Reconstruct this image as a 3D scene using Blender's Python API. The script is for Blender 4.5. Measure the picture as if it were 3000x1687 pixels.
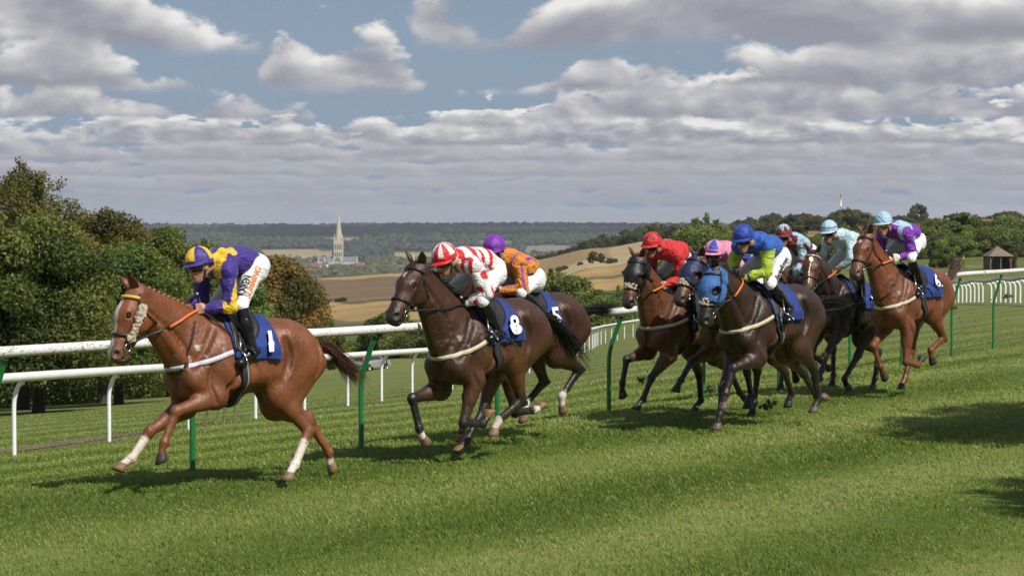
import bpy, bmesh, math, random
import numpy as np
from mathutils import Vector, Matrix

random.seed(7); RNG = np.random.default_rng(7)
for o in list(bpy.data.objects): bpy.data.objects.remove(o)
SC = bpy.context.scene; COL = SC.collection

# ---------------------------------------------------------------- camera
CAM_H = 2.26
cam = bpy.data.cameras.new('camera'); cam.lens = 85.0; cam.sensor_width = 36.0
cam.clip_start = 0.5; cam.clip_end = 40000
CAM = bpy.data.objects.new('camera', cam); COL.objects.link(CAM)
CAM.location = (0, 0, CAM_H); CAM.rotation_euler = (math.radians(90 - 1.403), 0, 0)
SC.camera = CAM
cam.dof.use_dof = True; cam.dof.focus_distance = 26.0; cam.dof.aperture_fstop = 11.0

# ---------------------------------------------------------------- sun, sky, exposure
SUN_AZ = math.atan2(-0.72, 0.66)      # direction to the sun in the ground plane
SUN_EL = math.radians(47)
SUN_DIR = Vector((math.cos(SUN_EL)*math.cos(SUN_AZ), math.cos(SUN_EL)*math.sin(SUN_AZ), math.sin(SUN_EL)))
sl = bpy.data.lights.new('sun', 'SUN'); sl.energy = 4.4; sl.angle = math.radians(0.53); sl.color = (1.0, 0.95, 0.87)
SUN = bpy.data.objects.new('sun', sl); COL.objects.link(SUN)
SUN.rotation_euler = SUN_DIR.to_track_quat('Z', 'Y').to_euler()
SC.view_settings.view_transform = 'Standard'; SC.view_settings.look = 'None'
SC.view_settings.exposure = 0.2; SC.view_settings.gamma = 1.0
SC.view_settings.use_curve_mapping = False
SC.render.engine = 'CYCLES'
SC.cycles.use_denoising = True
SC.cycles.max_bounces = 6; SC.cycles.diffuse_bounces = 2; SC.cycles.glossy_bounces = 2
SC.cycles.transparent_max_bounces = 8; SC.cycles.volume_bounces = 0

class NT:
    """small helper to write node trees"""
    def __init__(s, tree): s.t = tree; tree.nodes.clear()
    def n(s, typ, ins=None, **kw):
        nd = s.t.nodes.new(typ)
        for k, v in kw.items(): setattr(nd, k, v)
        for k, v in (ins or {}).items():
            sk = nd.inputs[k]
            if isinstance(v, bpy.types.NodeSocket): s.t.links.new(v, sk)
            else: sk.default_value = v
        return nd
    def m(s, op, a, b=None, c=None, clamp=False):
        nd = s.t.nodes.new('ShaderNodeMath'); nd.operation = op; nd.use_clamp = clamp
        for i, v in enumerate((a, b, c)):
            if v is None: continue
            if isinstance(v, bpy.types.NodeSocket): s.t.links.new(v, nd.inputs[i])
            else: nd.inputs[i].default_value = v
        return nd.outputs[0]
    def mix(s, f, a, b, blend='MIX'):
        nd = s.t.nodes.new('ShaderNodeMix'); nd.data_type = 'RGBA'; nd.blend_type = blend
        for sk, v in ((nd.inputs[0], f), (nd.inputs[6], a), (nd.inputs[7], b)):
            if isinstance(v, bpy.types.NodeSocket): s.t.links.new(v, sk)
            else: sk.default_value = v if not isinstance(v, tuple) or len(v) == 4 else (*v, 1)
        return nd.outputs[2]
    def ramp(s, f, stops, interp='LINEAR'):
        nd = s.t.nodes.new('ShaderNodeValToRGB'); nd.color_ramp.interpolation = interp
        e = nd.color_ramp.elements
        while len(e) < len(stops): e.new(0.5)
        for el, (p, c) in zip(e, stops):
            el.position = p; el.color = (*c, 1) if len(c) == 3 else c
        s.t.links.new(f, nd.inputs[0]); return nd.outputs[0]
    def mr(s, v, a, b, c=0.0, d=1.0, smooth=False):
        nd = s.t.nodes.new('ShaderNodeMapRange'); nd.interpolation_type = 'SMOOTHSTEP' if smooth else 'LINEAR'
        for i, x in enumerate((v, a, b, c, d)):
            if isinstance(x, bpy.types.NodeSocket): s.t.links.new(x, nd.inputs[i])
            else: nd.inputs[i].default_value = x
        return nd.outputs[0]
    def noise(s, vec, scale, detail=4, rough=0.55, dist=0.0, dims='3D', lac=2.0):
        nd = s.n('ShaderNodeTexNoise', {'Scale': scale, 'Detail': detail, 'Roughness': rough, 'Distortion': dist, 'Lacunarity': lac}, noise_dimensions=dims)
        if vec is not None: s.t.links.new(vec, nd.inputs['Vector'])
        return nd.outputs[0]

def build_world():
    w = bpy.data.worlds.new('World'); SC.world = w; w.use_nodes = True
    N = NT(w.node_tree)
    sky = N.n('ShaderNodeTexSky', sky_type='NISHITA', sun_disc=False, sun_elevation=SUN_EL,
              sun_rotation=math.pi/2 - SUN_AZ, altitude=120, air_density=1.0, dust_density=1.6, ozone_density=1.2)
    gi = N.n('ShaderNodeTexCoord').outputs['Generated']
    x, y, z = N.n('ShaderNodeSeparateXYZ', {0: gi}).outputs
    A = N.m('MULTIPLY', N.m('ARCTAN2', x, y), 57.2958)      # degrees right of north
    E = N.m('MULTIPLY', N.m('ARCSINE', z), 57.2958)          # degrees above the horizon
    skyc = N.n('ShaderNodeVectorMath', {0: sky.outputs[0], 'Scale': 0.055}, operation='SCALE').outputs[0]
    col = N.mix(N.mr(E, 0.0, 9.0, 0.85, 0.45, True), skyc, (0.225, 0.305, 0.435))
    # rows of cumulus, far (low) to near (high): flat bases, heaped tops
    #        base  size  cover  contrast
    rows = [(-.40, .42, 1.6, .10), (.02, .30, 1.2, .14), (.30, .30, 1.2, .18), (.60, .34, 1.15, .24), (.92, .40, 1.1, .32), (1.25, .46, 1.05, .44), (1.60, .55, .95, .66), (2.00, .66, .42, .95),
            (2.60, .95, .02, .80), (3.30, 1.45, .0, .92), (4.30, 2.0, .06, 1.0), (6.2, 2.8, .14, 1.0), (9.2, 4.2, .14, 1.0), (14.0, 7.0, .14, 1.0), (23.0, 12.0, .12, 1.0), (40.0, 22.0, .14, 1.0)]
    for k, (e0, s, cov, con) in enumerate(rows):
        seed = 11.3*k+2.1
        t = N.m('DIVIDE', N.m('SUBTRACT', E, e0), s)
        u = N.m('MULTIPLY', A, 1.0/s)
        vb = N.n('ShaderNodeCombineXYZ', {0: N.m('MULTIPLY', u, .16 if k < 8 else .20), 1: seed, 2: N.m('MULTIPLY', t, .12)}).outputs[0]
        big = N.noise(vb, 1.0, 2, .5)
        vp = N.n('ShaderNodeCombineXYZ', {0: N.m('MULTIPLY', u, .20 if k < 6 else .30 if k < 8 else .34), 1: N.m('ADD', N.m('MULTIPLY', t, .75 if k < 8 else .60), seed), 2: seed*.7}).outputs[0]
        puff = N.noise(vp, 1.9, 8, .50 if k < 7 else .56, .25)
        vq = N.n('ShaderNodeVectorMath', {0: vp, 1: (.10, .20, 0.0)}, operation='ADD').outputs[0]
        puff2 = N.noise(vq, 1.9, 3, .5, .25)
        cv = cov
        if 8 <= k <= 11:      # the broken sky: a bank to the right, another to the left, a blue gap between
            r = N.mr(A, -.3, 2.4, 0, {8: .80, 9: .82, 10: .62, 11: .4}[k], True); l = N.mr(A, -10.6, -7.6, {8: .75, 9: 1.0, 10: 1.1, 11: .5}[k], 0.0, True)
            cv = N.m('ADD', N.m('ADD', r, l), cov)
            for kk, a0, wd, am in ((10, -1.7, 1.3, .55), (9, -3.4, 1.6, .55), (9, -5.4, 1.0, .35), (8, -5.6, 1.6, .42), (9, -8.0, .8, .25), (8, -3.0, 1.4, .30), (8, -9.5, 2.2, .35)):
                if kk == k: cv = N.m('ADD', cv, N.mr(N.m('ABSOLUTE', N.m('SUBTRACT', A, a0)), 0.0, wd, am, 0.0, True))
        elif k == 7:
            cv = N.m('ADD', N.mr(A, -7.0, 0.0, 0.0, .75, True), N.m('ADD', N.mr(A, -9.5, -7.0, .5, 0.0, True), cov-.25))
        hgt = N.m('ADD', N.m('MULTIPLY', N.m('SUBTRACT', big, .5), 2.6), cv)           # how tall the row heaps here
        sh = N.m('ADD', N.m('SUBTRACT', hgt, N.m('MULTIPLY', t, .85)), N.m('MULTIPLY', N.m('SUBTRACT', puff, .5), 2.3))
        soft = .30 if k < 7 else .16
        top = N.mr(sh, -.05, soft, 0, 1, True)
        tb = N.m('ADD', t, N.m('MULTIPLY', N.m('SUBTRACT', puff, .5), .55))
        base = N.mr(tb, -.12, .10, 0, 1, True)
        al = N.m('MULTIPLY', top, base)
        rel = N.m('MULTIPLY', N.m('SUBTRACT', puff, puff2), 2.7 if k > 6 else 1.5)
        lit = N.m('ADD', N.m('ADD', N.m('MULTIPLY', t, .62), .16), rel)
        lit = N.m('ADD', lit, N.mr(sh, 0.0, .7, .30, -.04))
        lit = N.m('MULTIPLY', lit, con)
        lit = N.m('ADD', lit, .30*(1-con)) if con < 1 else lit
        cc = N.ramp(lit, [(0.0, (.255, .258, .302)), (.30, (.330, .331, .372)), (.62, (.47, .465, .475)), (1.0, (.76, .745, .72))])
        col = N.mix(N.m('MULTIPLY', al, .60+.38*min(1, .25+con) if k < 4 else .97), col, cc)
    bg = N.n('ShaderNodeBackground', {'Color': col, 'Strength': 1.0})
    N.n('ShaderNodeOutputWorld', {0: bg.outputs[0]})
    w.cycles.sampling_method = 'MANUAL'; w.cycles.sample_map_resolution = 256
build_world()

# ---------------------------------------------------------------- mesh helpers
def fastmesh(name, V, F):
    """V (n,3), F (m,k) uniform polygons"""
    V = np.asarray(V, np.float32); F = np.asarray(F, np.int32)
    me = bpy.data.meshes.new(name)
    me.vertices.add(len(V)); me.vertices.foreach_set('co', V.ravel())
    k = F.shape[1]
    me.loops.add(F.size); me.loops.foreach_set('vertex_index', F.ravel())
    me.polygons.add(len(F)); me.polygons.foreach_set('loop_start', np.arange(len(F), dtype=np.int32)*k)
    me.update(calc_edges=True)
    return me
def mixmesh(name, V, faces):
    me = bpy.data.meshes.new(name); me.from_pydata([tuple(map(float, v)) for v in V], [], [tuple(map(int, f)) for f in faces]); me.update(); return me
def setcol(me, C, attr='Col'):
    a = me.color_attributes.new(attr, 'FLOAT_COLOR', 'POINT')
    C = np.asarray(C, np.float32)
    if C.shape[1] == 3: C = np.c_[C, np.ones(len(C), np.float32)]
    a.data.foreach_set('color', C.ravel())
def smooth(me):
    me.polygons.foreach_set('use_smooth', np.ones(len(me.polygons), bool)); me.update()
def link(name, me, mat=None, parent=None, sm=True, loc=None):
    o = bpy.data.objects.new(name, me); COL.objects.link(o)
    if me is not None and mat is not None:
        me.materials.clear(); me.materials.append(mat)
    if me is not None and sm: smooth(me)
    if parent is not None: o.parent = parent
    if loc is not None: o.location = loc
    return o
def tag(o, label, cat, group=None, kind=None):
    if label: o['label'] = label
    if cat: o['category'] = cat
    if group: o['group'] = group
    if kind: o['kind'] = kind
    return o
def empty(name, loc=(0, 0, 0), rz=0.0):
    o = bpy.data.objects.new(name, None); COL.objects.link(o); o.location = loc; o.rotation_euler = (0, 0, rz)
    o.empty_display_size = 0.2
    return o
class MB:
    """collects shapes of one mesh"""
    def __init__(s): s.v = []; s.f = []
    def add(s, V, F):
        b = len(s.v); s.v.extend([tuple(map(float, p)) for p in V]); s.f.extend([tuple(int(i)+b for i in f) for f in F]); return s
    def box(s, c, d, rz=0.0):
        cx, cy, cz = c; dx, dy, dz = [q/2 for q in d]; V = []
        for sx in (-1, 1):
            for sy in (-1, 1):
                for sz in (-1, 1):
                    px, py = sx*dx, sy*dy
                    V.append((cx+px*math.cos(rz)-py*math.sin(rz), cy+px*math.sin(rz)+py*math.cos(rz), cz+sz*dz))
        return s.add(V, [(0,1,3,2),(4,6,7,5),(0,4,5,1),(2,3,7,6),(0,2,6,4),(1,5,7,3)])
    def tube(s, P, R, n=8, cap=True, up=None):
        P = np.asarray(P, float); m = len(P)
        R = np.full(m, R) if np.isscalar(R) else np.asarray(R, float)
        T = np.gradient(P, axis=0); T /= np.linalg.norm(T, axis=1)[:, None]+1e-9
        ref = np.array([0, 0, 1.0]) if up is None else np.asarray(up, float)
        if abs(T[0] @ ref) > 0.95: ref = np.array([1.0, 0, 0])
        V = []
        for i in range(m):
            a = np.cross(T[i], ref); a /= np.linalg.norm(a)+1e-9; b = np.cross(a, T[i]); ref = b
            for k in range(n):
                th = 2*math.pi*k/n; V.append(P[i]+R[i]*(a*math.cos(th)+b*math.sin(th)))
        F = [(i*n+k, i*n+(k+1) % n, (i+1)*n+(k+1) % n, (i+1)*n+k) for i in range(m-1) for k in range(n)]
        if cap: F += [tuple(range(n)), tuple(reversed(range((m-1)*n, m*n)))]
        return s.add(V, F)
    def ribbon(s, P, Nn, w, th=0.006):
        """flat strap along P with surface normals Nn"""
        P = np.asarray(P, float); Nn = np.asarray(Nn, float); m = len(P)
        T = np.gradient(P, axis=0); T /= np.linalg.norm(T, axis=1)[:, None]+1e-9
        B = np.cross(T, Nn); B /= np.linalg.norm(B, axis=1)[:, None]+1e-9
        V = []
        for i in range(m):
            for sb, sn in ((-1, 0), (1, 0), (1, 1), (-1, 1)):
                V.append(P[i]+B[i]*sb*w/2+Nn[i]*sn*th)
        F = [(i*4+k, i*4+(k+1) % 4, (i+1)*4+(k+1) % 4, (i+1)*4+k) for i in range(m-1) for k in range(4)]
        F += [(3, 2, 1, 0), ((m-1)*4, (m-1)*4+1, (m-1)*4+2, (m-1)*4+3)]
        return s.add(V, F)
    def ball(s, c, r, n=10, m=7, M=None):
        r = np.array([r]*3 if np.isscalar(r) else r, float); V = []; F = []
        for i in range(m+1):
            ph = math.pi*i/m
            for k in range(n):
                th = 2*math.pi*k/n
                p = np.array([math.sin(ph)*math.cos(th), math.sin(ph)*math.sin(th), math.cos(ph)])*r
                if M is not None: p = M @ p
                V.append(np.asarray(c, float)+p)
        for i in range(m):
            for k in range(n): F.append((i*n+k, (i+1)*n+k, (i+1)*n+(k+1) % n, i*n+(k+1) % n))
        return s.add(V, F)
    def mesh(s, name): return mixmesh(name, s.v, s.f)
    def build(s, name, mat, parent=None, sm=True, loc=None): return link(name, s.mesh(name), mat, parent, sm, loc)

# ---------------------------------------------------------------- materials
MATS = {}
def mat_new(name):
    m = bpy.data.materials.new(name); m.use_nodes = True; MATS[name] = m; return m, NT(m.node_tree)
def finish(N, bs): N.n('ShaderNodeOutputMaterial', {0: bs})
def simple(name, col, rough=0.5, spec=0.5, metal=0.0, var=0.0, vscale=8.0, bump=0.0, bscale=40.0, coat=0.0, sheen=0.0, attr=False, trans=0.0):
    m, N = mat_new(name)
    tc = N.n('ShaderNodeTexCoord').outputs['Object']
    c = N.n('ShaderNodeVertexColor', layer_name='Col').outputs[0] if attr else None
    if c is None:
        rgb = N.n('ShaderNodeRGB'); rgb.outputs[0].default_value = (*col, 1); c = rgb.outputs[0]
    if var > 0:
        nz = N.noise(tc, vscale, 5, 0.6)
        c = N.mix(1.0, c, N.ramp(nz, [(0.25, (1-var,)*3), (0.75, (1+var,)*3)]), 'MULTIPLY')
    ins = {'Base Color': c, 'Roughness': rough, 'Specular IOR Level': spec, 'Metallic': metal, 'Coat Weight': coat, 'Sheen Weight': sheen}
    if trans: ins['Subsurface Weight'] = trans
    if bump > 0:
        b = N.n('ShaderNodeBump', {'Height': N.noise(tc, bscale, 4, 0.6), 'Strength': bump, 'Distance': 0.02})
        ins['Normal'] = b.outputs[0]
    bs = N.n('ShaderNodeBsdfPrincipled', ins)
    finish(N, bs.outputs[0]); return m

def mat_coat():
    m, N = mat_new('coat')
    tc = N.n('ShaderNodeTexCoord').outputs['Object']
    c = N.n('ShaderNodeVertexColor', layer_name='Col').outputs[0]
    n1 = N.noise(tc, 4.0, 5, 0.62); n2 = N.noise(tc, 75, 3, 0.65)
    c = N.mix(1.0, c, N.ramp(n1, [(0.3, (0.72,)*3), (0.7, (1.25,)*3)]), 'MULTIPLY')
    c = N.mix(0.6, c, N.ramp(n2, [(0.3, (0.72,)*3), (0.7, (1.28,)*3)]), 'MULTIPLY')
    rg = N.m('ADD', N.mr(N.noise(tc, 7.0, 5, 0.65), 0.32, 0.68, 0.27, 0.55), N.m('MULTIPLY', N.n('ShaderNodeSeparateColor', {0: c}).outputs[1], .6))
    mp = N.n('ShaderNodeMapping', {0: tc, 'Scale': (1.0, 1.0, .55)}).outputs[0]
    vein = N.m('ABSOLUTE', N.m('SUBTRACT', N.noise(mp, 7.0, 2, .5, 1.2), .5)); vein = N.mr(vein, 0.0, .05, 1.0, 0.0, True)
    hair = N.n('ShaderNodeMapping', {0: tc, 'Scale': (.35, 1.0, 1.0), 'Rotation': (0, .6, 0)}).outputs[0]
    h = N.m('ADD', N.m('ADD', N.noise(mp, 8.0, 3, 0.55, .8), N.m('MULTIPLY', N.noise(mp, 24.0, 3, .6, 1.4), .34)), N.m('ADD', N.m('MULTIPLY', vein, .10), N.m('MULTIPLY', N.noise(hair, 150, 3, 0.7), 0.20)))
    b = N.n('ShaderNodeBump', {'Height': h, 'Strength': 0.42, 'Distance': 0.032})
    bs = N.n('ShaderNodeBsdfPrincipled', {'Base Color': c, 'Roughness': rg, 'Specular IOR Level': 0.5, 'Normal': b.outputs[0]})
    finish(N, bs.outputs[0]); return m
def mat_silk(name, rough, bump):
    m, N = mat_new(name)
    tc = N.n('ShaderNodeTexCoord').outputs['Object']
    c = N.n('ShaderNodeVertexColor', layer_name='Col').outputs[0]
    mp = N.n('ShaderNodeMapping', {0: tc, 'Scale': (1.0, 1.6, 2.2), 'Rotation': (0.3, 0.5, 0.2)}).outputs[0]
    h = N.m('ADD', N.noise(mp, 5.0, 2, 0.45, 1.8), N.m('MULTIPLY', N.noise(mp, 17.0, 3, 0.5, 1.6), 0.38))
    b = N.n('ShaderNodeBump', {'Height': h, 'Strength': bump, 'Distance': 0.05})
    bs = N.n('ShaderNodeBsdfPrincipled', {'Base Color': c, 'Roughness': rough, 'Specular IOR Level': 0.5, 'Normal': b.outputs[0], 'Sheen Weight': 0.15})
    finish(N, bs.outputs[0]); return m

M_COAT = mat_coat()
M_SILK = mat_silk('silk', 0.60, 0.7); M_SATIN = mat_silk('satin', 0.42, 0.9)
M_BREECH = mat_silk('breeches_cloth', 0.75, 0.6)
M_SKIN = simple('skin', (0.5, 0.28, 0.2), 0.5, 0.4, var=0.08, vscale=30, attr=True)
M_HAIR = simple('horse_hair', (0.02, 0.016, 0.013), 0.45, 0.5, attr=True)
M_HOOF = simple('hoof_horn', (0.1, 0.08, 0.06), 0.5, 0.4, var=0.3, vscale=30, bump=0.3, bscale=60, attr=True)
M_EYE = simple('eye', (0.006, 0.004, 0.003), 0.06, 0.7)
M_BOOT = simple('boot_leather', (0.006, 0.006, 0.007), 0.2, 0.6, bump=0.35, bscale=25)
M_LEATHER = simple('black_leather', (0.012, 0.011, 0.011), 0.45, 0.5)
M_BROWNL = simple('brown_leather', (0.045, 0.022, 0.014), 0.45, 0.5)
M_STEEL = simple('steel', (0.6, 0.6, 0.6), 0.25, 0.5, metal=1.0)
M_ORANGE = simple('orange_grip', (0.62, 0.16, 0.03), 0.6, 0.4, var=0.15, vscale=60)
M_CREAM = simple('cream_webbing', (0.55, 0.49, 0.36), 0.75, 0.3, var=0.12, vscale=40)
M_WHITEBLUE = simple('pale_webbing', (0.55, 0.55, 0.62), 0.7, 0.3, var=0.1, vscale=40)
M_GREYWEB = simple('grey_webbing', (0.2, 0.19, 0.18), 0.75, 0.3, var=0.15, vscale=40)
M_CLOTH = simple('saddle_cloth', (0.012, 0.036, 0.19), 0.7, 0.3, var=0.25, vscale=9, bump=0.9, bscale=9, sheen=0.1)
M_NUM = simple('number_white', (0.75, 0.75, 0.74), 0.7, 0.3)
M_BLACK = simple('matt_black', (0.010, 0.010, 0.011), 0.6, 0.4)
M_DARKWEB = simple('dark_girth', (0.02, 0.02, 0.024), 0.7, 0.3, var=0.2, vscale=40)
M_FLEECE = simple('sheepskin', (0.55, 0.46, 0.34), 0.95, 0.1, var=0.25, vscale=60, bump=1.0, bscale=90)
M_GOGGLE = simple('goggle_lens', (0.01, 0.01, 0.012), 0.08, 0.8)
M_IRIDIUM = simple('mirror_goggle', (0.5, 0.25, 0.04), 0.1, 0.8, metal=0.8, var=0.5, vscale=12)
M_HOOD = {c: simple('hood_'+c, v, r, 0.4, bump=0.5, bscale=22, var=0.12, vscale=10) for c, v, r in
          (('black', (0.012, 0.012, 0.013), 0.45), ('navy', (0.016, 0.026, 0.075), 0.5), ('blue', (0.05, 0.14, 0.36), 0.75))}
M_CAP = mat_silk('cap_silk', 0.50, 0.5)

# ---------------------------------------------------------------- implicit modelling
def surface_nets(F, org, h):
    S = F < 0
    nx, ny, nz = F.shape
    c = [S[i:nx-1+i, j:ny-1+j, k:nz-1+k] for i in (0, 1) for j in (0, 1) for k in (0, 1)]
    cnt = sum(a.astype(np.int8) for a in c)
    act = (cnt > 0) & (cnt < 8)
    I = np.argwhere(act); n = len(I)
    idx = -np.ones(act.shape, np.int32); idx[act] = np.arange(n)
    off = np.array([(i, j, k) for i in (0, 1) for j in (0, 1) for k in (0, 1)])
    val = np.stack([F[I[:, 0]+o[0], I[:, 1]+o[1], I[:, 2]+o[2]] for o in off], 1)
    acc = np.zeros((n, 3)); num = np.zeros(n)
    for a in range(8):
        for b in range(a+1, 8):
            d = off[b]-off[a]
            if np.abs(d).sum() != 1: continue
            fa, fb = val[:, a], val[:, b]; mk = (fa < 0) != (fb < 0)
            t = np.where(mk, fa/np.where(mk, fa-fb, 1), 0)
            acc += mk[:, None]*(off[a]+t[:, None]*d); num += mk
    V = org+(I+acc/num[:, None])*h
    Q = []
    for ax in range(3):
        a, b = (ax+1) % 3, (ax+2) % 3
        sl0 = [slice(1, -1)]*3; sl0[ax] = slice(0, -1); sl1 = list(sl0); sl1[ax] = slice(1, None)
        A, B = S[tuple(sl0)], S[tuple(sl1)]
        E = np.argwhere(A != B); inside = A[A != B]
        base = E.copy()
        for q in (a, b): base[:, q] += 1
        def cell(da, db):
            g = base.copy(); g[:, a] -= da; g[:, b] -= db; return idx[g[:, 0], g[:, 1], g[:, 2]]
        q = np.stack([cell(1, 1), cell(0, 1), cell(0, 0), cell(1, 0)], 1)
        q[~inside] = q[~inside][:, ::-1]; Q.append(q)
    Q = np.concatenate(Q); Q = Q[(Q >= 0).all(1)]
    return V, Q

class Field:
    def __init__(s, lo, hi, h):
        s.h = h; s.lo = np.array(lo, float); s.n = np.ceil((np.array(hi)-s.lo)/h).astype(int)+1
        s.F = np.full(s.n, 1.0, np.float32)
        s.ax = [s.lo[i]+h*np.arange(s.n[i]) for i in range(3)]
    def _reg(s, lo, hi):
        a = np.clip(np.floor((lo-s.lo)/s.h).astype(int), 0, s.n-1); b = np.clip(np.ceil((hi-s.lo)/s.h).astype(int)+1, 1, s.n)
        sl = tuple(slice(a[i], b[i]) for i in range(3))
        X = s.ax[0][sl[0]][:, None, None]; Y = s.ax[1][sl[1]][None, :, None]; Z = s.ax[2][sl[2]][None, None, :]
        return sl, X, Y, Z
    def _put(s, sl, d, k, op):
        f = s.F[sl]; d = d.astype(np.float32)
        if op > 0:
            hh = np.maximum(k-np.abs(f-d), 0)/max(k, 1e-6); s.F[sl] = np.minimum(f, d)-hh*hh*k*0.25
        else:
            d = -d; hh = np.maximum(k-np.abs(f-d), 0)/max(k, 1e-6); s.F[sl] = np.maximum(f, d)+hh*hh*k*0.25
    def cap(s, a, b, ra, rb, k=0.03, sy=1.0, op=1):
        a = np.array(a, float); b = np.array(b, float); R = max(ra, rb); pad = R/min(1, sy)+max(k, 0.05)+0.02
        sl, X, Y, Z = s._reg(np.minimum(a, b)-pad, np.maximum(a, b)+pad)
        ba = b-a; ba2 = ba.copy(); ba2[1] *= sy; L = max(ba2 @ ba2, 1e-9)
        px, py, pz = X-a[0], (Y-a[1])*sy, Z-a[2]
        t = np.clip((px*ba2[0]+py*ba2[1]+pz*ba2[2])/L, 0, 1)
        d = np.sqrt((px-t*ba2[0])**2+(py-t*ba2[1])**2+(pz-t*ba2[2])**2)-(ra+(rb-ra)*t)
        if sy > 1: d = d/(1+(sy-1)*0.5)
        s._put(sl, d, k, op); return s
    def ell(s, c, r, M=None, k=0.03, op=1):
        c = np.array(c, float); r = np.array(r, float); pad = r.max()+max(k, 0.05)+0.02
        sl, X, Y, Z = s._reg(c-pad, c+pad)
        px, py, pz = np.broadcast_arrays(X-c[0], Y-c[1], Z-c[2])
        if M is not None:
            px, py, pz = [M[0, i]*px+M[1, i]*py+M[2, i]*pz for i in range(3)]
        k0 = np.sqrt((px/r[0])**2+(py/r[1])**2+(pz/r[2])**2)
        k1 = np.sqrt((px/r[0]**2)**2+(py/r[1]**2)**2+(pz/r[2]**2)**2)+1e-9
        s._put(sl, k0*(k0-1)/k1, k, op); return s
    def sample(s, P):
        P = np.atleast_2d(P); g = (P-s.lo)/s.h; g = np.clip(g, 0, s.n-1.001); i = np.floor(g).astype(int); f = g-i
        out = 0
        for dx in (0, 1):
            for dy in (0, 1):
                for dz in (0, 1):
                    w = (f[:, 0] if dx else 1-f[:, 0])*(f[:, 1] if dy else 1-f[:, 1])*(f[:, 2] if dz else 1-f[:, 2])
                    out = out+w*s.F[i[:, 0]+dx, i[:, 1]+dy, i[:, 2]+dz]
        return out
    def grad(s, P):
        e = s.h*1.5; G = np.stack([s.sample(P+d)-s.sample(P-d) for d in np.eye(3)*e], 1)
        return G/(np.linalg.norm(G, axis=1)[:, None]+1e-9)
    def march(s, C, D, off=0.01, rmax=0.6):
        """from inside points C along unit D to the last surface crossing"""
        C = np.atleast_2d(C); D = np.atleast_2d(D); C, D = np.broadcast_arrays(C, D)
        rs = np.linspace(0, rmax, 110); r = np.zeros(len(C)); done = np.zeros(len(C), bool)
        prev = s.sample(C)
        for q in rs[1:]:
            v = s.sample(C+D*q); hit = (~done) & (v > 0)
            t = np.where(hit, -prev/np.where(hit, v-prev, 1), 0); r = np.where(hit, q-(rs[1])*(1-np.clip(t, 0, 1)), r); done |= hit; prev = v
        P = C+D*r[:, None]; G = s.grad(P)
        return P+G*off, G
    def snap(s, P, off=0.01, it=6):
        P = np.array(P, float)
        for _ in range(it):
            v = s.sample(P)-off; P = P-s.grad(P)*np.clip(v, -0.03, 0.03)[:, None]
        return P, s.grad(P)
    def mesh(s): return surface_nets(s.F.astype(np.float64), s.lo, s.h)

def nrm(v): v = np.asarray(v, float); return v/(np.linalg.norm(v)+1e-9)
def sstep(x, a, b):
    t = np.clip((x-a)/(b-a), 0, 1); return t*t*(3-2*t)
def segdist(P, a, b):
    ba = b-a; t = np.clip(((P-a) @ ba)/(ba @ ba), 0, 1); return np.linalg.norm(P-(a+t[:, None]*ba), axis=1), t
_G = RNG.random((40, 3, 3))
def vnoise(P, sc, seed=0):
    out = np.zeros(len(P))
    for i in range(5):
        k = (_G[(seed*5+i) % 40, 0]-0.5)*2; ph = _G[(seed*7+i) % 40, 1]*6.28
        out += np.sin(P @ (nrm(k)*sc*(1+0.35*i))+ph[0]+1.7*np.sin(P @ (nrm(k[[1, 2, 0]])*sc*0.7)+ph[1]))
    return out/5
def curve_pts(P, n=8):
    """Catmull-Rom through P"""
    P = np.asarray(P, float); Q = np.vstack([2*P[0]-P[1], P, 2*P[-1]-P[-2]]); out = []
    for i in range(1, len(Q)-2):
        for t in np.linspace(0, 1, n, endpoint=False):
            a, b, c, d = Q[i-1:i+3]; out.append(.5*((2*b)+(c-a)*t+(2*a-5*b+4*c-d)*t*t+(3*b-3*c+d-a)*t**3))
    out.append(P[-1]); return np.array(out)
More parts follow.
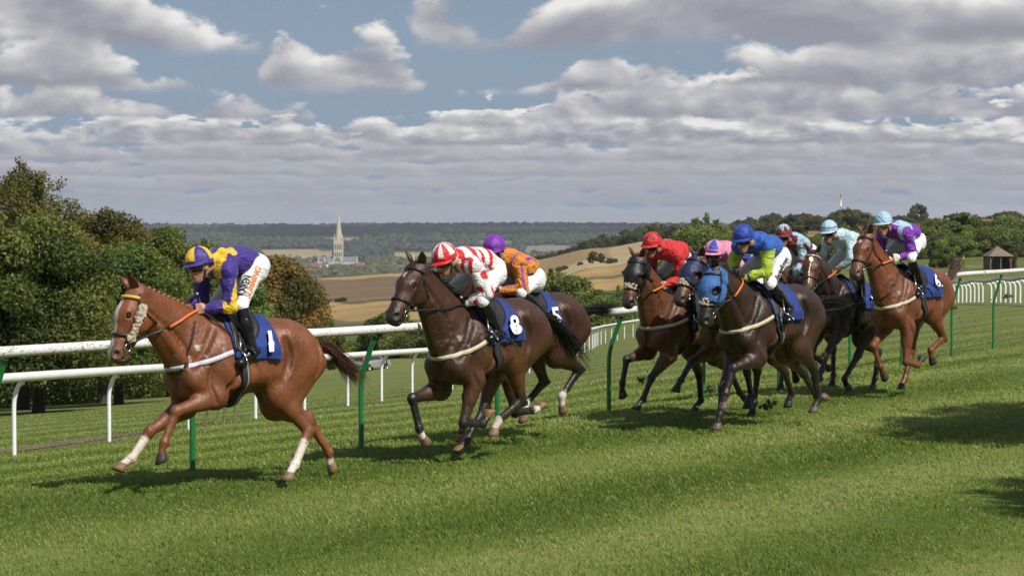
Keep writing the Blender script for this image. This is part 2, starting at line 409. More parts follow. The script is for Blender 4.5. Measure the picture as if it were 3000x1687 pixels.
# joint angles of each horse and joint positions of each rider (horse space, metres)
POSE = {
    1: [-2.395, 21.192, 3.884, -0.096, 0.052, 0.986, 0.063, 0.514, 0.113, 1.2, -0.181, -0.992, 1.271, 0.419, 0.239, -0.049, -0.572, 1.031, 0.658, 1.028, 0.069, 0.74, -0.632, 0.611, 0.73, 0.274, 0.204, -1.203, -0.7, -0.218, 0.066],
    2: [-0.267, 23.605, 4.034, -0.073, -0.062, 1.009, -0.018, 0.887, 0.006, 0.796, 0.007, -1.023, 0.403, -1.403, -2.289, -0.027, -0.505, 1.468, -0.132, -0.395, -0.135, 1.056, -0.293, 1.176, 0.674, -0.027, 0.736, 0.41, 0.761, 1.082, 0.034],
    3: [0.161, 25.657, 3.983, -0.042, -0.008, 1.006, -0.043, 0.689, 0.177, 0.524, 0.162, -0.47, -0.265, -1.575, -1.835, 0.033, -0.744, 0.824, 0.118, 0.261, 0.014, 0.847, -1.156, 0.76, -0.107, -0.038, 1.033, -0.516, 0.884, 0.211, 0.022],
    4: [2.075, 29.378, 3.983, -0.061, 0.044, 0.974, -0.07, 0.817, 0.015, 1.16, 0.282, -0.637, 0.85, 0.466, 0.911, 0.018, -0.716, 1.321, 0.166, -0.106, 0.001, 0.231, -1.046, -0.776, -0.962, -0.085, 0.486, -0.701, -0.42, 0.796, 0.144],
    5: [2.75, 28.496, 4.076, -0.029, 0.036, 0.99, -0.076, 0.726, -0.143, 0.94, -0.021, -1.355, -0.524, -0.485, 0.477, -0.024, -0.661, 1.321, 0.736, 0.733, 0.004, 0.303, -0.957, -0.822, 0.387, -0.152, 0.629, -0.732, 0.025, 0.384, 0.001],
    6: [2.884, 27.191, 3.95, -0.006, -0.025, 1.012, 0.013, 0.58, 0.219, 1.227, -0.132, -0.721, 1.369, 0.416, 0.376, -0.075, -0.886, 0.552, 0.158, 0.398, 0.031, 0.683, -0.839, -0.385, 0.75, -0.141, 0.204, -0.911, -0.73, -1.336, 0.051],
    7: [4.139, 34.198, 4.149, -0.006, 0.003, 0.997, 0.005, 0.683, 0.036, 0.892, 0.081, -1.07, 0.768, 0.224, -0.388, 0.011, -1.0, 0.1, -0.1, 0.3, 0.0, 0.616, -0.657, 0.002, 0.337, -0.0, 0.617, -0.661, 0.003, 0.34, 0.0],
    8: [4.666, 33.46, 3.912, -0.061, 0.09, 0.999, -0.005, 0.654, 0.266, 0.972, 0.55, -1.107, 0.73, 0.491, 0.42, 0.069, -1.122, 0.565, -1.188, -1.023, -0.012, 0.846, 0.424, 0.538, -0.686, -0.144, 0.204, -1.145, 0.194, 0.492, -0.082],
    9: [5.356, 32.463, 4.029, 0.06, -0.029, 1.036, 0.041, 0.979, -0.183, 0.887, 0.003, -0.798, 0.177, -1.35, -2.089, -0.006, -0.925, 1.027, -0.295, -0.417, -0.132, 1.004, -0.699, 1.203, -0.14, 0.013, 0.818, 0.07, 0.44, 0.843, 0.072],
}
RIDER = {
    1: dict(pel=(-0.14, 0.02, 2.07), neck=(0.33, 0.07, 2.11), head=(0.51, 0.12, 2.04), shL=(0.28, 0.22, 1.98), shR=(0.30, -0.14, 2.04), elL=(0.26, 0.22, 1.68), elR=(0.28, -0.18, 1.76), haL=(0.49, 0.09, 1.66), haR=(0.51, -0.10, 1.69), hipL=(-0.06, 0.13, 2.03), hipR=(-0.15, -0.11, 2.05), knL=(0.17, 0.27, 1.69), knR=(0.08, -0.28, 1.73), anL=(0.07, 0.29, 1.30), anR=(0.07, -0.30, 1.32), toeL=(0.21, 0.31, 1.21), toeR=(0.19, -0.32, 1.20)),
    2: dict(pel=(-0.06, 0.04, 1.94), neck=(0.40, 0.04, 2.08), head=(0.59, 0.03, 2.06), shL=(0.38, 0.21, 1.99), shR=(0.36, -0.15, 2.01), elL=(0.31, 0.31, 1.73), elR=(0.33, -0.28, 1.77), haL=(0.39, 0.09, 1.61), haR=(0.42, -0.06, 1.67), hipL=(0.02, 0.15, 1.89), hipR=(-0.07, -0.09, 1.93), knL=(0.35, 0.28, 1.65), knR=(0.23, -0.29, 1.69), anL=(0.11, 0.27, 1.33), anR=(0.09, -0.29, 1.31), toeL=(0.28, 0.30, 1.31), toeR=(0.25, -0.32, 1.27)),
    3: dict(pel=(-0.01, 0.02, 1.80), neck=(0.41, 0.03, 2.01), head=(0.60, 0.05, 2.07), shL=(0.40, 0.21, 1.94), shR=(0.39, -0.16, 1.95), elL=(0.40, 0.28, 1.67), elR=(0.41, -0.27, 1.69), haL=(0.58, 0.08, 1.66), haR=(0.59, -0.08, 1.67), hipL=(0.06, 0.12, 1.76), hipR=(-0.02, -0.11, 1.82), knL=(0.44, 0.29, 1.64), knR=(0.34, -0.29, 1.67), anL=(0.09, 0.27, 1.43), anR=(0.05, -0.29, 1.38), toeL=(0.13, 0.32, 1.27), toeR=(0.15, -0.33, 1.24)),
    4: dict(pel=(0.06, -0.03, 2.04), neck=(0.53, 0.01, 2.13), head=(0.72, -0.01, 2.15), shL=(0.47, 0.19, 2.05), shR=(0.50, -0.18, 2.06), elL=(0.40, 0.23, 1.78), elR=(0.42, -0.24, 1.80), haL=(0.60, 0.13, 1.67), haR=(0.60, -0.10, 1.68), hipL=(0.13, 0.08, 1.99), hipR=(0.02, -0.15, 2.02), knL=(0.36, 0.31, 1.71), knR=(0.29, -0.29, 1.71), anL=(0.17, 0.29, 1.35), anR=(0.14, -0.30, 1.33), toeL=(0.17, 0.33, 1.19), toeR=(0.17, -0.33, 1.17)),
    5: dict(pel=(0.16, 0.01, 1.97), neck=(0.63, -0.06, 2.06), head=(0.81, -0.01, 1.99), shL=(0.62, 0.12, 1.97), shR=(0.56, -0.24, 2.00), elL=(0.48, 0.26, 1.77), elR=(0.46, -0.26, 1.74), haL=(0.64, 0.07, 1.69), haR=(0.63, -0.07, 1.69), hipL=(0.13, 0.14, 1.97), hipR=(0.14, -0.12, 1.97), knL=(0.24, 0.29, 1.58), knR=(0.24, -0.29, 1.59), anL=(0.03, 0.31, 1.23), anR=(0.03, -0.31, 1.23), toeL=(0.17, 0.33, 1.15), toeR=(0.17, -0.33, 1.15)),
    6: dict(pel=(-0.10, 0.05, 1.96), neck=(0.34, 0.09, 2.13), head=(0.54, 0.11, 2.14), shL=(0.31, 0.26, 2.04), shR=(0.35, -0.10, 2.05), elL=(0.35, 0.26, 1.77), elR=(0.23, -0.29, 1.88), haL=(0.51, 0.06, 1.71), haR=(0.40, -0.12, 1.77), hipL=(-0.03, 0.16, 1.91), hipR=(-0.09, -0.09, 1.95), knL=(0.28, 0.26, 1.63), knR=(0.18, -0.29, 1.68), anL=(-0.01, 0.29, 1.35), anR=(-0.01, -0.30, 1.32), toeL=(0.12, 0.36, 1.25), toeR=(0.13, -0.34, 1.23)),
    7: dict(pel=(0.01, -0.00, 1.92), neck=(0.43, 0.02, 2.15), head=(0.62, -0.02, 2.17), shL=(0.42, 0.19, 2.05), shR=(0.42, -0.17, 2.09), elL=(0.45, 0.17, 1.77), elR=(0.45, -0.21, 1.81), haL=(0.63, 0.12, 1.59), haR=(0.60, -0.10, 1.63), hipL=(0.07, 0.11, 1.95), hipR=(-0.01, -0.14, 1.93), knL=(0.23, 0.29, 1.60), knR=(0.23, -0.29, 1.60), anL=(0.03, 0.31, 1.24), anR=(0.03, -0.31, 1.24), toeL=(0.17, 0.33, 1.15), toeR=(0.17, -0.33, 1.15)),
    8: dict(pel=(-0.08, -0.01, 2.09), neck=(0.38, 0.03, 2.21), head=(0.58, 0.03, 2.23), shL=(0.33, 0.21, 2.14), shR=(0.36, -0.16, 2.13), elL=(0.40, 0.30, 1.88), elR=(0.39, -0.27, 1.88), haL=(0.45, 0.10, 1.72), haR=(0.49, -0.09, 1.72), hipL=(-0.07, 0.12, 2.06), hipR=(-0.07, -0.14, 2.06), knL=(0.20, 0.29, 1.77), knR=(0.18, -0.29, 1.75), anL=(0.08, 0.28, 1.38), anR=(0.06, -0.30, 1.35), toeL=(0.19, 0.38, 1.30), toeR=(0.19, -0.35, 1.26)),
    9: dict(pel=(-0.04, 0.06, 1.99), neck=(0.41, 0.04, 2.16), head=(0.60, -0.00, 2.20), shL=(0.40, 0.21, 2.06), shR=(0.37, -0.15, 2.10), elL=(0.30, 0.23, 1.80), elR=(0.34, -0.24, 1.83), haL=(0.52, 0.11, 1.76), haR=(0.46, -0.04, 1.73), hipL=(0.05, 0.15, 1.95), hipR=(-0.05, -0.08, 1.98), knL=(0.41, 0.27, 1.74), knR=(0.26, -0.28, 1.76), anL=(0.19, 0.27, 1.39), anR=(0.15, -0.29, 1.36), toeL=(0.33, 0.29, 1.30), toeR=(0.29, -0.31, 1.26)),
}
# ================================================================ HORSES
HEAD_SCALE = 1.17
FSEG = (0.27, 0.43, 0.29, 0.155); HSEG = (0.40, 0.43, 0.38, 0.155)
def horse_skeleton(p):
    J = {}
    a, b = p[7], p[8]; nb = np.array([.46, 0, 1.36])
    poll = nb+.80*np.array([math.cos(a)*math.cos(b), math.cos(a)*math.sin(b), math.sin(a)])
    a, b = p[9], p[10]; hd = np.array([math.cos(a)*math.cos(b), math.cos(a)*math.sin(b), -math.sin(a)])
    side = nrm(np.cross((0, 0, 1.), hd)); up = np.cross(hd, side)
    J.update(nb=nb, poll=poll, hd=hd, side=side, up=up)
    for q, L in enumerate(('LF', 'RF', 'LH', 'RH')):
        sg = 1 if L[0] == 'L' else -1; A = p[11+q*5:16+q*5]
        if L[1] == 'F': P = np.array([.60, sg*.17, 1.04]); seg = FSEG; ab0 = 0.0
        else: P = np.array([-.60, sg*.13, 1.22]); seg = HSEG; ab0 = 0.08
        pts = [P]
        for k in range(4):
            ab = A[4] if k else ab0
            P = P+seg[k]*np.array([math.sin(A[k]), sg*math.cos(A[k])*math.sin(ab), -math.cos(A[k])*math.cos(ab)]); pts.append(P)
        J[L] = pts; J[L+'a'] = A
    return J
def horse_matrix(p):
    R = Matrix.Rotation(p[2], 4, 'Z') @ Matrix.Rotation(-p[4], 4, 'Y') @ Matrix.Rotation(p[6], 4, 'X')
    S = p[5]; piv = Vector((0, 0, 1.2))
    t = Vector((p[0], p[1], p[3]))+piv*S-(R @ piv)*S
    return Matrix.Translation(t) @ R @ Matrix.Diagonal((S, S, S, 1))

def horse_field(J, h):
    pts = np.array([J['nb'], J['poll'], J['poll']+.66*J['hd']]+[q for L in ('LF', 'RF', 'LH', 'RH') for q in J[L]]+[(-.98, -.3, 1.3), (.8, .3, 1.68)])
    lo = pts.min(0)-.16; hi = pts.max(0)+.16; lo[1] = min(lo[1], -.42); hi[1] = max(hi[1], .42)
    f = Field(lo, hi, h); C, E = f.cap, f.ell
    # trunk
    C((.32, 0, 1.225), (-.20, 0, 1.265), .365, .315, .02, 1.36)
    C((-.20, 0, 1.285), (-.48, 0, 1.34), .285, .25, .10, 1.16)
    E((-.44, 0, 1.345), (.345, .245, .238), k=.08)
    C((.44, 0, 1.49), (.05, 0, 1.46), .095, .06, .10, 1.3)
    C((.05, 0, 1.47), (-.35, 0, 1.50), .055, .05, .08, 1.0)
    for s in (1, -1):
        E((-.40, s*.165, 1.42), (.13, .085, .11), k=.07)                       # point of hip
        C((-.56, s*.115, 1.36), (-.775, s*.09, 1.21), .170, .108, .05, 1.15)     # buttock
        C((.28, s*.10, 1.48), (.56, s*.140, 1.06), .085, .112, .05, 1.35)        # shoulder blade
        E((.30, s*.19, 1.20), (.17, .07, .24), k=.06)                          # triceps
        E((.595, s*.080, 1.04), (.095, .080, .165), k=.03)                       # breast
        C((.18, s*.19, 1.05), (-.28, s*.17, 1.10), .07, .06, .10)                # ribs
    C((.54, 0, .97), (.12, 0, .97), .10, .135, .07, 1.0)
    C((-.80, 0, 1.41), (-.88, 0, 1.375), .055, .04, .05)                        # dock
    # neck
    nb, poll, hd, sd, up = J['nb'], J['poll'], J['hd'], J['side'], J['up']
    nd = nrm(poll-nb); perp = nrm(np.array([0, 0, 1.])-nd*nd[2])
    m1 = nb+(poll-nb)*.42-perp*.02; m2 = nb+(poll-nb)*.86-perp*.035
    C((.36, 0, 1.30), nb+(poll-nb)*.12-perp*.04, .28, .26, .05, 1.75)
    C(nb+(poll-nb)*.06-perp*.04, m1, .26, .182, .06, 1.75)
    C(m1, m2, .182, .138, .04, 1.6)
    C(nb+np.array([-.10, 0, .16]), poll-hd*.02, .055, .05, .10, 1.3)            # crest
    for s in (1, -1):
        C((.58, s*.10, 1.10), m2+sd*s*.045, .075, .045, .05)                   # neck muscle
        C((.40, s*.08, 1.42), m1+sd*s*.05+perp*.06, .06, .05, .05)
    C(np.array([.66, 0, 1.12]), m2-perp*.07, .07, .05, .06)                     # throat line
    # head
    HS = HEAD_SCALE; H = lambda a, u=0., s=0.: poll+hd*a+up*u*HS+sd*s*HS
    C = lambda a, b, ra, rb, k=.03, sy=1., op=1: f.cap(a, b, ra*HS, rb*HS, k, sy, op); E = lambda c, r, M=None, k=.03, op=1: f.ell(c, np.array(r)*np.array([1.04, HS, HS]), M, k, op)
    Mh = np.stack([hd, sd, up], 1)
    C(H(-.02, -.01), H(.20, .012), .082, .086, .04)
    C(H(.17, .012), H(.46, -.012), .080, .052, .04)
    E(H(.13, -.10), (.125, .062, .105), Mh, .04)
    for s in (1, -1):
        E(H(.17, -.085, s*.052), (.115, .030, .095), Mh, .03)                  # cheek
        E(H(.185, .035, s*.070), (.055, .028, .032), Mh, .025)                 # brow
        C(H(.24, -.005, s*.062), H(.40, -.03, s*.045), .026, .020, .03)         # cheek ridge
        E(H(.525, -.002, s*.038), (.042, .026, .036), Mh, .03)                 # nostril rim
    C(H(.26, -.105), H(.50, -.075), .048, .036, .05)
    E(H(.535, -.085), (.042, .040, .032), Mh, .03)                            # chin
    C(H(.44, -.018), H(.55, -.028), .058, .054, .05)
    for s in (1, -1):
        E(H(.545, .004, s*.058), (.030, .022, .022), Mh, .012, op=-1)           # nostril hollow
        E(H(.205, .030, s*.088), (.024, .016, .018), Mh, .015, op=-1)           # eye socket
    C(H(.555, -.058, -.05), H(.555, -.058, .05), .008, .008, .01, op=-1)
    C(H(.46, -.070, -.05), H(.555, -.060, -.03), .006, .006, .01, op=-1); C(H(.46, -.070, .05), H(.555, -.060, .03), .006, .006, .01, op=-1)
    C, E = f.cap, f.ell
    # fore limbs
    for L in ('LF', 'RF'):
        s = 1 if L[0] == 'L' else -1; a, b, c, d, e = J[L]
        C(a+np.array([-.03, -s*.02, 0]), b, .112, .098, .05, 1.25)
        C((.34, s*.17, 1.18), b, .10, .085, .05, 1.2)
        u = nrm(c-b); bk = nrm(np.cross(u, (0, s*1., 0)))*s; bk = bk if bk[0] < 0 or abs(u[2]) < .3 else bk
        fw = np.cross((0, 1., 0), u)*-1; fw = fw if fw @ np.array([1, 0, 0]) > 0 or u[0] > .9 else fw
        C(b, b+(c-b)*.45, .106, .074, .045, 1.15); C(b+(c-b)*.35, c, .070, .047, .03, 1.08)
        C(b+np.array([.05, s*.03, .02]), b+(c-b)*.55+np.array([.025, s*.012, 0]), .05, .03, .015)
        E(c, (.050, .047, .056), k=.02)
        v = nrm(d-c); fwd = np.cross(v, (0, 1., 0)); fwd = fwd if (np.cross((0, 1., 0), fwd)@v) > 0 else -fwd
        fwd = np.array([-v[2], 0, v[0]])                                     # front side of the limb in its plane
        C(c, d, .040, .031, .02, 1.12); C(c-fwd*.026, d-fwd*.024, .019, .020, .015)
        E(d-fwd*.006, (.042, .039, .044), k=.02)
        C(d, d+(e-d)*.62, .034, .034, .02); E(d-fwd*.032, (.02, .02, .022), k=.015)
    for L in ('LH', 'RH'):
        s = 1 if L[0] == 'L' else -1; a, b, c, d, e = J[L]
        C(a, b, .215, .135, .07, 1.45)
        C((-.45, s*.13, 1.33), b, .17, .12, .06, 1.35)
        C((-.765, s*.09, 1.20), b+(c-b)*.40, .108, .066, .05, 1.3)                # hamstrings
        C(b, (-.16, s*.15, 1.10), .060, .04, .10)                             # flank fold
        C(b, b+(c-b)*.5, .125, .078, .05, 1.25); C(b+(c-b)*.4, c, .080, .050, .03, 1.1)
        u = nrm(c-b); fu = np.array([-u[2], 0, u[0]]); v = nrm(d-c); fwd = np.array([-v[2], 0, v[0]])
        E(c, (.052, .044, .058), k=.025)
        ph = c-fwd*.055-v*.045
        C(c, ph, .036, .026, .025); C(b+(c-b)*.45-fu*.055, ph, .022, .017, .02)   # hock point, tendon
        C(ph, c+(d-c)*.3-fwd*.03, .024, .02, .02)
        C(c, d, .042, .034, .02, 1.12); C(c-fwd*.03+v*.05, d-fwd*.026, .019, .021, .015)
        E(d-fwd*.006, (.043, .040, .045), k=.02); C(d, d+(e-d)*.62, .036, .036, .02)
    for s in (1, -1):
        E((-.52, s*.215, 1.36), (.15, .045, .12), k=.03); E((-.69, s*.165, 1.28), (.085, .045, .16), k=.03); E((-.44, s*.20, 1.16), (.12, .055, .17), k=.03)
        E((.47, s*.185, 1.13), (.085, .06, .13), k=.025); E((.27, s*.235, 1.16), (.10, .045, .17), k=.03)
        for k_ in range(5): C((.02-.075*k_, s*.262, 1.34-.01*k_), (-.05-.075*k_, s*.245, 1.08), .016, .012, .04)
    def groove(pts, r, k=.03):
        Pg, _ = f.snap(curve_pts(pts, 5), .002, 8)
        for q0, q1 in zip(Pg[:-1], Pg[1:]): C(q0, q1, r, r, k, op=-1)
    for s in (1, -1):
        groove([(.40, s*.15, 1.46), (.52, s*.2, 1.30), (.63, s*.18, 1.14)], .014, .05)
        groove([(.14, s*.27, 1.30), (.20, s*.25, 1.08), (.30, s*.22, .95)], .017, .045)
        groove([(.64, s*.10, 1.17), nb+(poll-nb)*.35-perp*.09+sd*s*.13, m2-perp*.05+sd*s*.08], .018)
        groove([(-.33, s*.24, 1.40), (-.37, s*.24, 1.24), (-.33, s*.2, 1.08)], .020, .04)
        groove([(-.72, s*.2, 1.40), (-.72, s*.22, 1.24), (-.70, s*.2, 1.10)], .018)
        a, b, c = J['LF' if s > 0 else 'RF'][:3]; groove([(.47, s*.25, 1.16), a*.5+b*.5+np.array([0, s*.12, .02]), b+np.array([.05, s*.08, -.05])], .015)
    groove([(.75, 0, 1.14), (.74, 0, 1.04), (.66, 0, .93)], .020, .03)
    return f

def coat_colors(V, J, cfg):
    base = np.array(cfg['coat']); n = len(V)
    col = np.tile(base, (n, 1))
    col *= (1+.22*vnoise(V, 7, 1)+.10*vnoise(V, 19, 2))[:, None]
    hd, sd, up, poll = J['hd'], J['side'], J['up'], J['poll']
    if 'belly' in cfg:   # lighter flanks and belly
        w = sstep(V[:, 2], 1.35, 1.0)*sstep(np.abs(V[:, 0]+.1), .75, .3); col = col*(1-w[:, None])+np.array(cfg['belly'])*w[:, None]
    pts = np.array(cfg.get('points', base))
    r = V-poll; a, s, u = r @ hd, r @ sd, r @ up
    head = (np.abs(s) < .16) & (a > -.15) & (a < .75) & (np.abs(u) < .3) & (V[:, 0] > .5)
    w = np.where(head, sstep(a, .40, .55), 0)[:, None]*.8; col = col*(1-w)+np.array(cfg.get('muzzle', pts*1.3+.01))*w
    for s_ in (1, -1):   # dark nostrils and lip line
        w = np.exp(-(np.linalg.norm(V-(poll+hd*.548+up*.004+sd*s_*.066), axis=1)/.020)**4)[:, None]; col = col*(1-w)+np.array([.008, .006, .006])*w
    for L in ('LF', 'RF', 'LH', 'RH'):
        P = J[L]; best = np.full(n, 9.); par = np.zeros(n)
        for k in range(1, 4):
            d, t = segdist(V, P[k], P[k+1]); m = d < best; best = np.where(m, d, best); par = np.where(m, k+t, par)
        o = np.full(n, 9.)
        for L2 in ('LF', 'RF', 'LH', 'RH'):
            if L2 != L:
                for k in range(1, 4): o = np.minimum(o, segdist(V, J[L2][k], J[L2][k+1])[0])
        on = (best < .12) & (best < o) & (V[:, 2] < 1.02)
        if 'points' in cfg:
            lo, hi = cfg.get('ptr', (1.55, 2.05))
            w = np.where(on, sstep(par+.12*vnoise(V, 30, 3), lo, hi), 0)[:, None]; col = col*(1-w)+pts*w
        if L in cfg.get('socks', {}):
            w = np.where(on, sstep(par+.06*vnoise(V, 45, 4), cfg['socks'][L]-.06, cfg['socks'][L]+.06), 0)[:, None]
            col = col*(1-w)+np.array([.62, .55, .47])*w
    mk = cfg.get('mark')
    if mk is not None:
        w = np.zeros(n)
        for (a0, a1, wd) in mk:
            prof = np.clip(1-((a-(a0+a1)/2)/((a1-a0)/2))**4, 0, 1)
            w = np.maximum(w, np.where(head & (u > .0) & (np.abs(s+.006*np.sin(a*25)) < wd*prof), 1., 0))
        col = col*(1-w[:, None])+np.array([.48, .44, .40])*w[:, None]
    if cfg.get('lather'):   # dried sweat on neck and shoulder
        w = sstep(vnoise(V*np.array([1, 1, .6]), 26, 5)+.5*vnoise(V, 60, 6), .34, .6)*np.exp(-((V[:, 0]-.55)/.16)**2-((V[:, 2]-1.30)/.14)**2)*cfg['lather']
        col = col*(1-w[:, None])+np.array([.55, .5, .46])*w[:, None]
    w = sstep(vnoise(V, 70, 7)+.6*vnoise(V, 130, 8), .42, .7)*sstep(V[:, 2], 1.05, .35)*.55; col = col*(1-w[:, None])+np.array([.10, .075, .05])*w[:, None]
    return np.clip(col, .002, 1)

def strands(n, rootf, pathf, r0, seg=7, col=(0.02, 0.016, 0.012), var=.3):
    VV, FF, CC = [], [], []
    for i in range(n):
        P, R = pathf(i), None
        m = len(P); T = np.gradient(P, axis=0); T /= np.linalg.norm(T, axis=1)[:, None]+1e-9
        A = np.cross(T, nrm(RNG.normal(size=3))); A /= np.linalg.norm(A, axis=1)[:, None]+1e-9; B = np.cross(T, A)
        rr = r0*(1-np.linspace(0, 1, m)**1.5*.9); b = len(VV)*0
        base = sum(len(q) for q in VV)
        ring = np.stack([P+rr[:, None]*(A*math.cos(x)+B*math.sin(x)) for x in (0, 2.094, 4.189)], 1).reshape(-1, 3)
        VV.append(ring); c = np.array(col)*(1+RNG.uniform(-var, var)); CC.append(np.tile(c, (len(ring), 1)))
        for j in range(m-1):
            for k in range(3): FF.append((base+j*3+k, base+j*3+(k+1) % 3, base+(j+1)*3+(k+1) % 3, base+(j+1)*3+k))
    V = np.concatenate(VV); me = fastmesh('strands', V, np.array(FF)); setcol(me, np.clip(np.concatenate(CC), .001, 1)); return me

def number_mesh(txt, size, slant=0.0):
    cu = bpy.data.curves.new('num', 'FONT'); cu.body = txt; cu.size = size; cu.align_x = 'CENTER'; cu.align_y = 'CENTER'; cu.resolution_u = 4
    cu.offset = size*0.025; cu.shear = slant
    o = bpy.data.objects.new('num', cu); COL.objects.link(o)
    dg = bpy.context.evaluated_depsgraph_get(); me = bpy.data.meshes.new_from_object(o.evaluated_get(dg))
    bpy.data.objects.remove(o)
    bm = bmesh.new(); bm.from_mesh(me); bmesh.ops.triangulate(bm, faces=bm.faces[:])
    for _ in range(2):
        es = [e for e in bm.edges if e.calc_length() > size*0.12]
        if es: bmesh.ops.subdivide_edges(bm, edges=es, cuts=1); bmesh.ops.triangulate(bm, faces=bm.faces[:])
    V = np.array([v.co[:] for v in bm.verts]); bm.verts.index_update(); Fc = [[v.index for v in f.verts] for f in bm.faces]; bm.free()
    return V, Fc

HORSES = {
 1: dict(coat=(.165, .053, .018), socks=dict(RF=2.25, LH=2.30, RH=3.35), mark=[(.03, .42, .040), (.40, .60, .030)], muzzle=(.13, .075, .055),
         tail=((-.20, 0, .0), (-.50, .0, -.34)), tailc=(.055, .022, .012), mane='plait', lather=.9, num='1', breast='pale', noseband='black', rein='orange', cheek=True, hoof=(.05, .04, .035),
         label='chestnut racehorse with white blaze and sheepskin cheekpieces, leading the field'),
 2: dict(coat=(.050, .0195, .0095), belly=(.090, .036, .013), points=(.012, .009, .008), socks=dict(LH=3.0, RF=3.25), mark=[(.10, .17, .014)], tail=((-.22, 0, .02), (-.62, .05, -.50)), tailc=(.008, .007, .007),
         num='8', breast='cream', noseband='black', rein='black', hoof=(.24, .13, .06), lather=.5, label='dark bay racehorse in second place, blue cloth number 8'),
 3: dict(coat=(.046, .018, .010), points=(.012, .009, .008), socks=dict(LH=2.85, RH=2.85, LF=2.95), tail=((-.25, 0, .04), (-.68, -.10, .0)), tailc=(.008, .007, .007),
         num='5', breast='dark', noseband='black', rein='black', hoof=(.2, .11, .05), label='dark bay racehorse number 5 half hidden behind number 8'),
 4: dict(coat=(.105, .038, .015), points=(.012, .009, .009), tail=((-.2, 0, .0), (-.5, 0, -.3)), tailc=(.008, .007, .007), hood='black', num='', breast='cream', noseband='fleece', rein='orange', hoof=(.05, .038, .03),
         ptr=(1.6, 2.05), label='bay racehorse wearing black blinkers beside the rail'),
 5: dict(coat=(.085, .030, .012), points=(.012, .009, .009), tail=((-.2, 0, .0), (-.5, 0, -.3)), tailc=(.008, .007, .007), hood='navy', num='2', breast='dark', noseband='fleece', rein='orange', hoof=(.02, .016, .014),
         label='bay racehorse in a navy hood squeezed behind the blue-hooded horse'),
 6: dict(coat=(.031, .0145, .009), belly=(.055, .024, .011), points=(.016, .012, .011), tail=((-.22, 0, .05), (-.60, .02, -.05)), tailc=(.008, .007, .007), hood='blue', num='', breast='cream', noseband='fleece', rein='orange', hoof=(.12, .09, .07),
         label='dark brown racehorse in a pale blue hood'),
 7: dict(coat=(.115, .045, .019), points=(.012, .009, .009), tail=((-.2, 0, .0), (-.5, 0, -.3)), tailc=(.008, .007, .007), num='', breast='dark', noseband='black', rein='black', hoof=(.02, .016, .014),
         label='brown racehorse almost hidden behind the rider in blue and lime'),
 8: dict(coat=(.024, .0115, .0085), headc=(.075, .029, .013), points=(.012, .010, .010), mark=[(.06, .17, .024), (.15, .50, .006)], tail=((-.2, 0, .0), (-.5, 0, -.3)), tailc=(.008, .007, .007), num='4', breast='grey', noseband='brown', rein='orange', hoof=(.08, .055, .04),
         socks=dict(LH=3.8), brow='stripe', label='dark brown racehorse with a white star and striped browband'),
 9: dict(coat=(.150, .048, .017), mark=[(.09, .15, .022)], tail=((-.22, 0, .06), (-.48, 0, .30)), tailc=(.06, .024, .016), num='6.', breast='greyc', noseband='black', rein='orange', hoof=(.045, .04, .04), muzzle=(.07, .05, .045), lather=.4, mane='short',
         label='chestnut racehorse number 6 at the back right of the field'),
}
FIELDS = {}
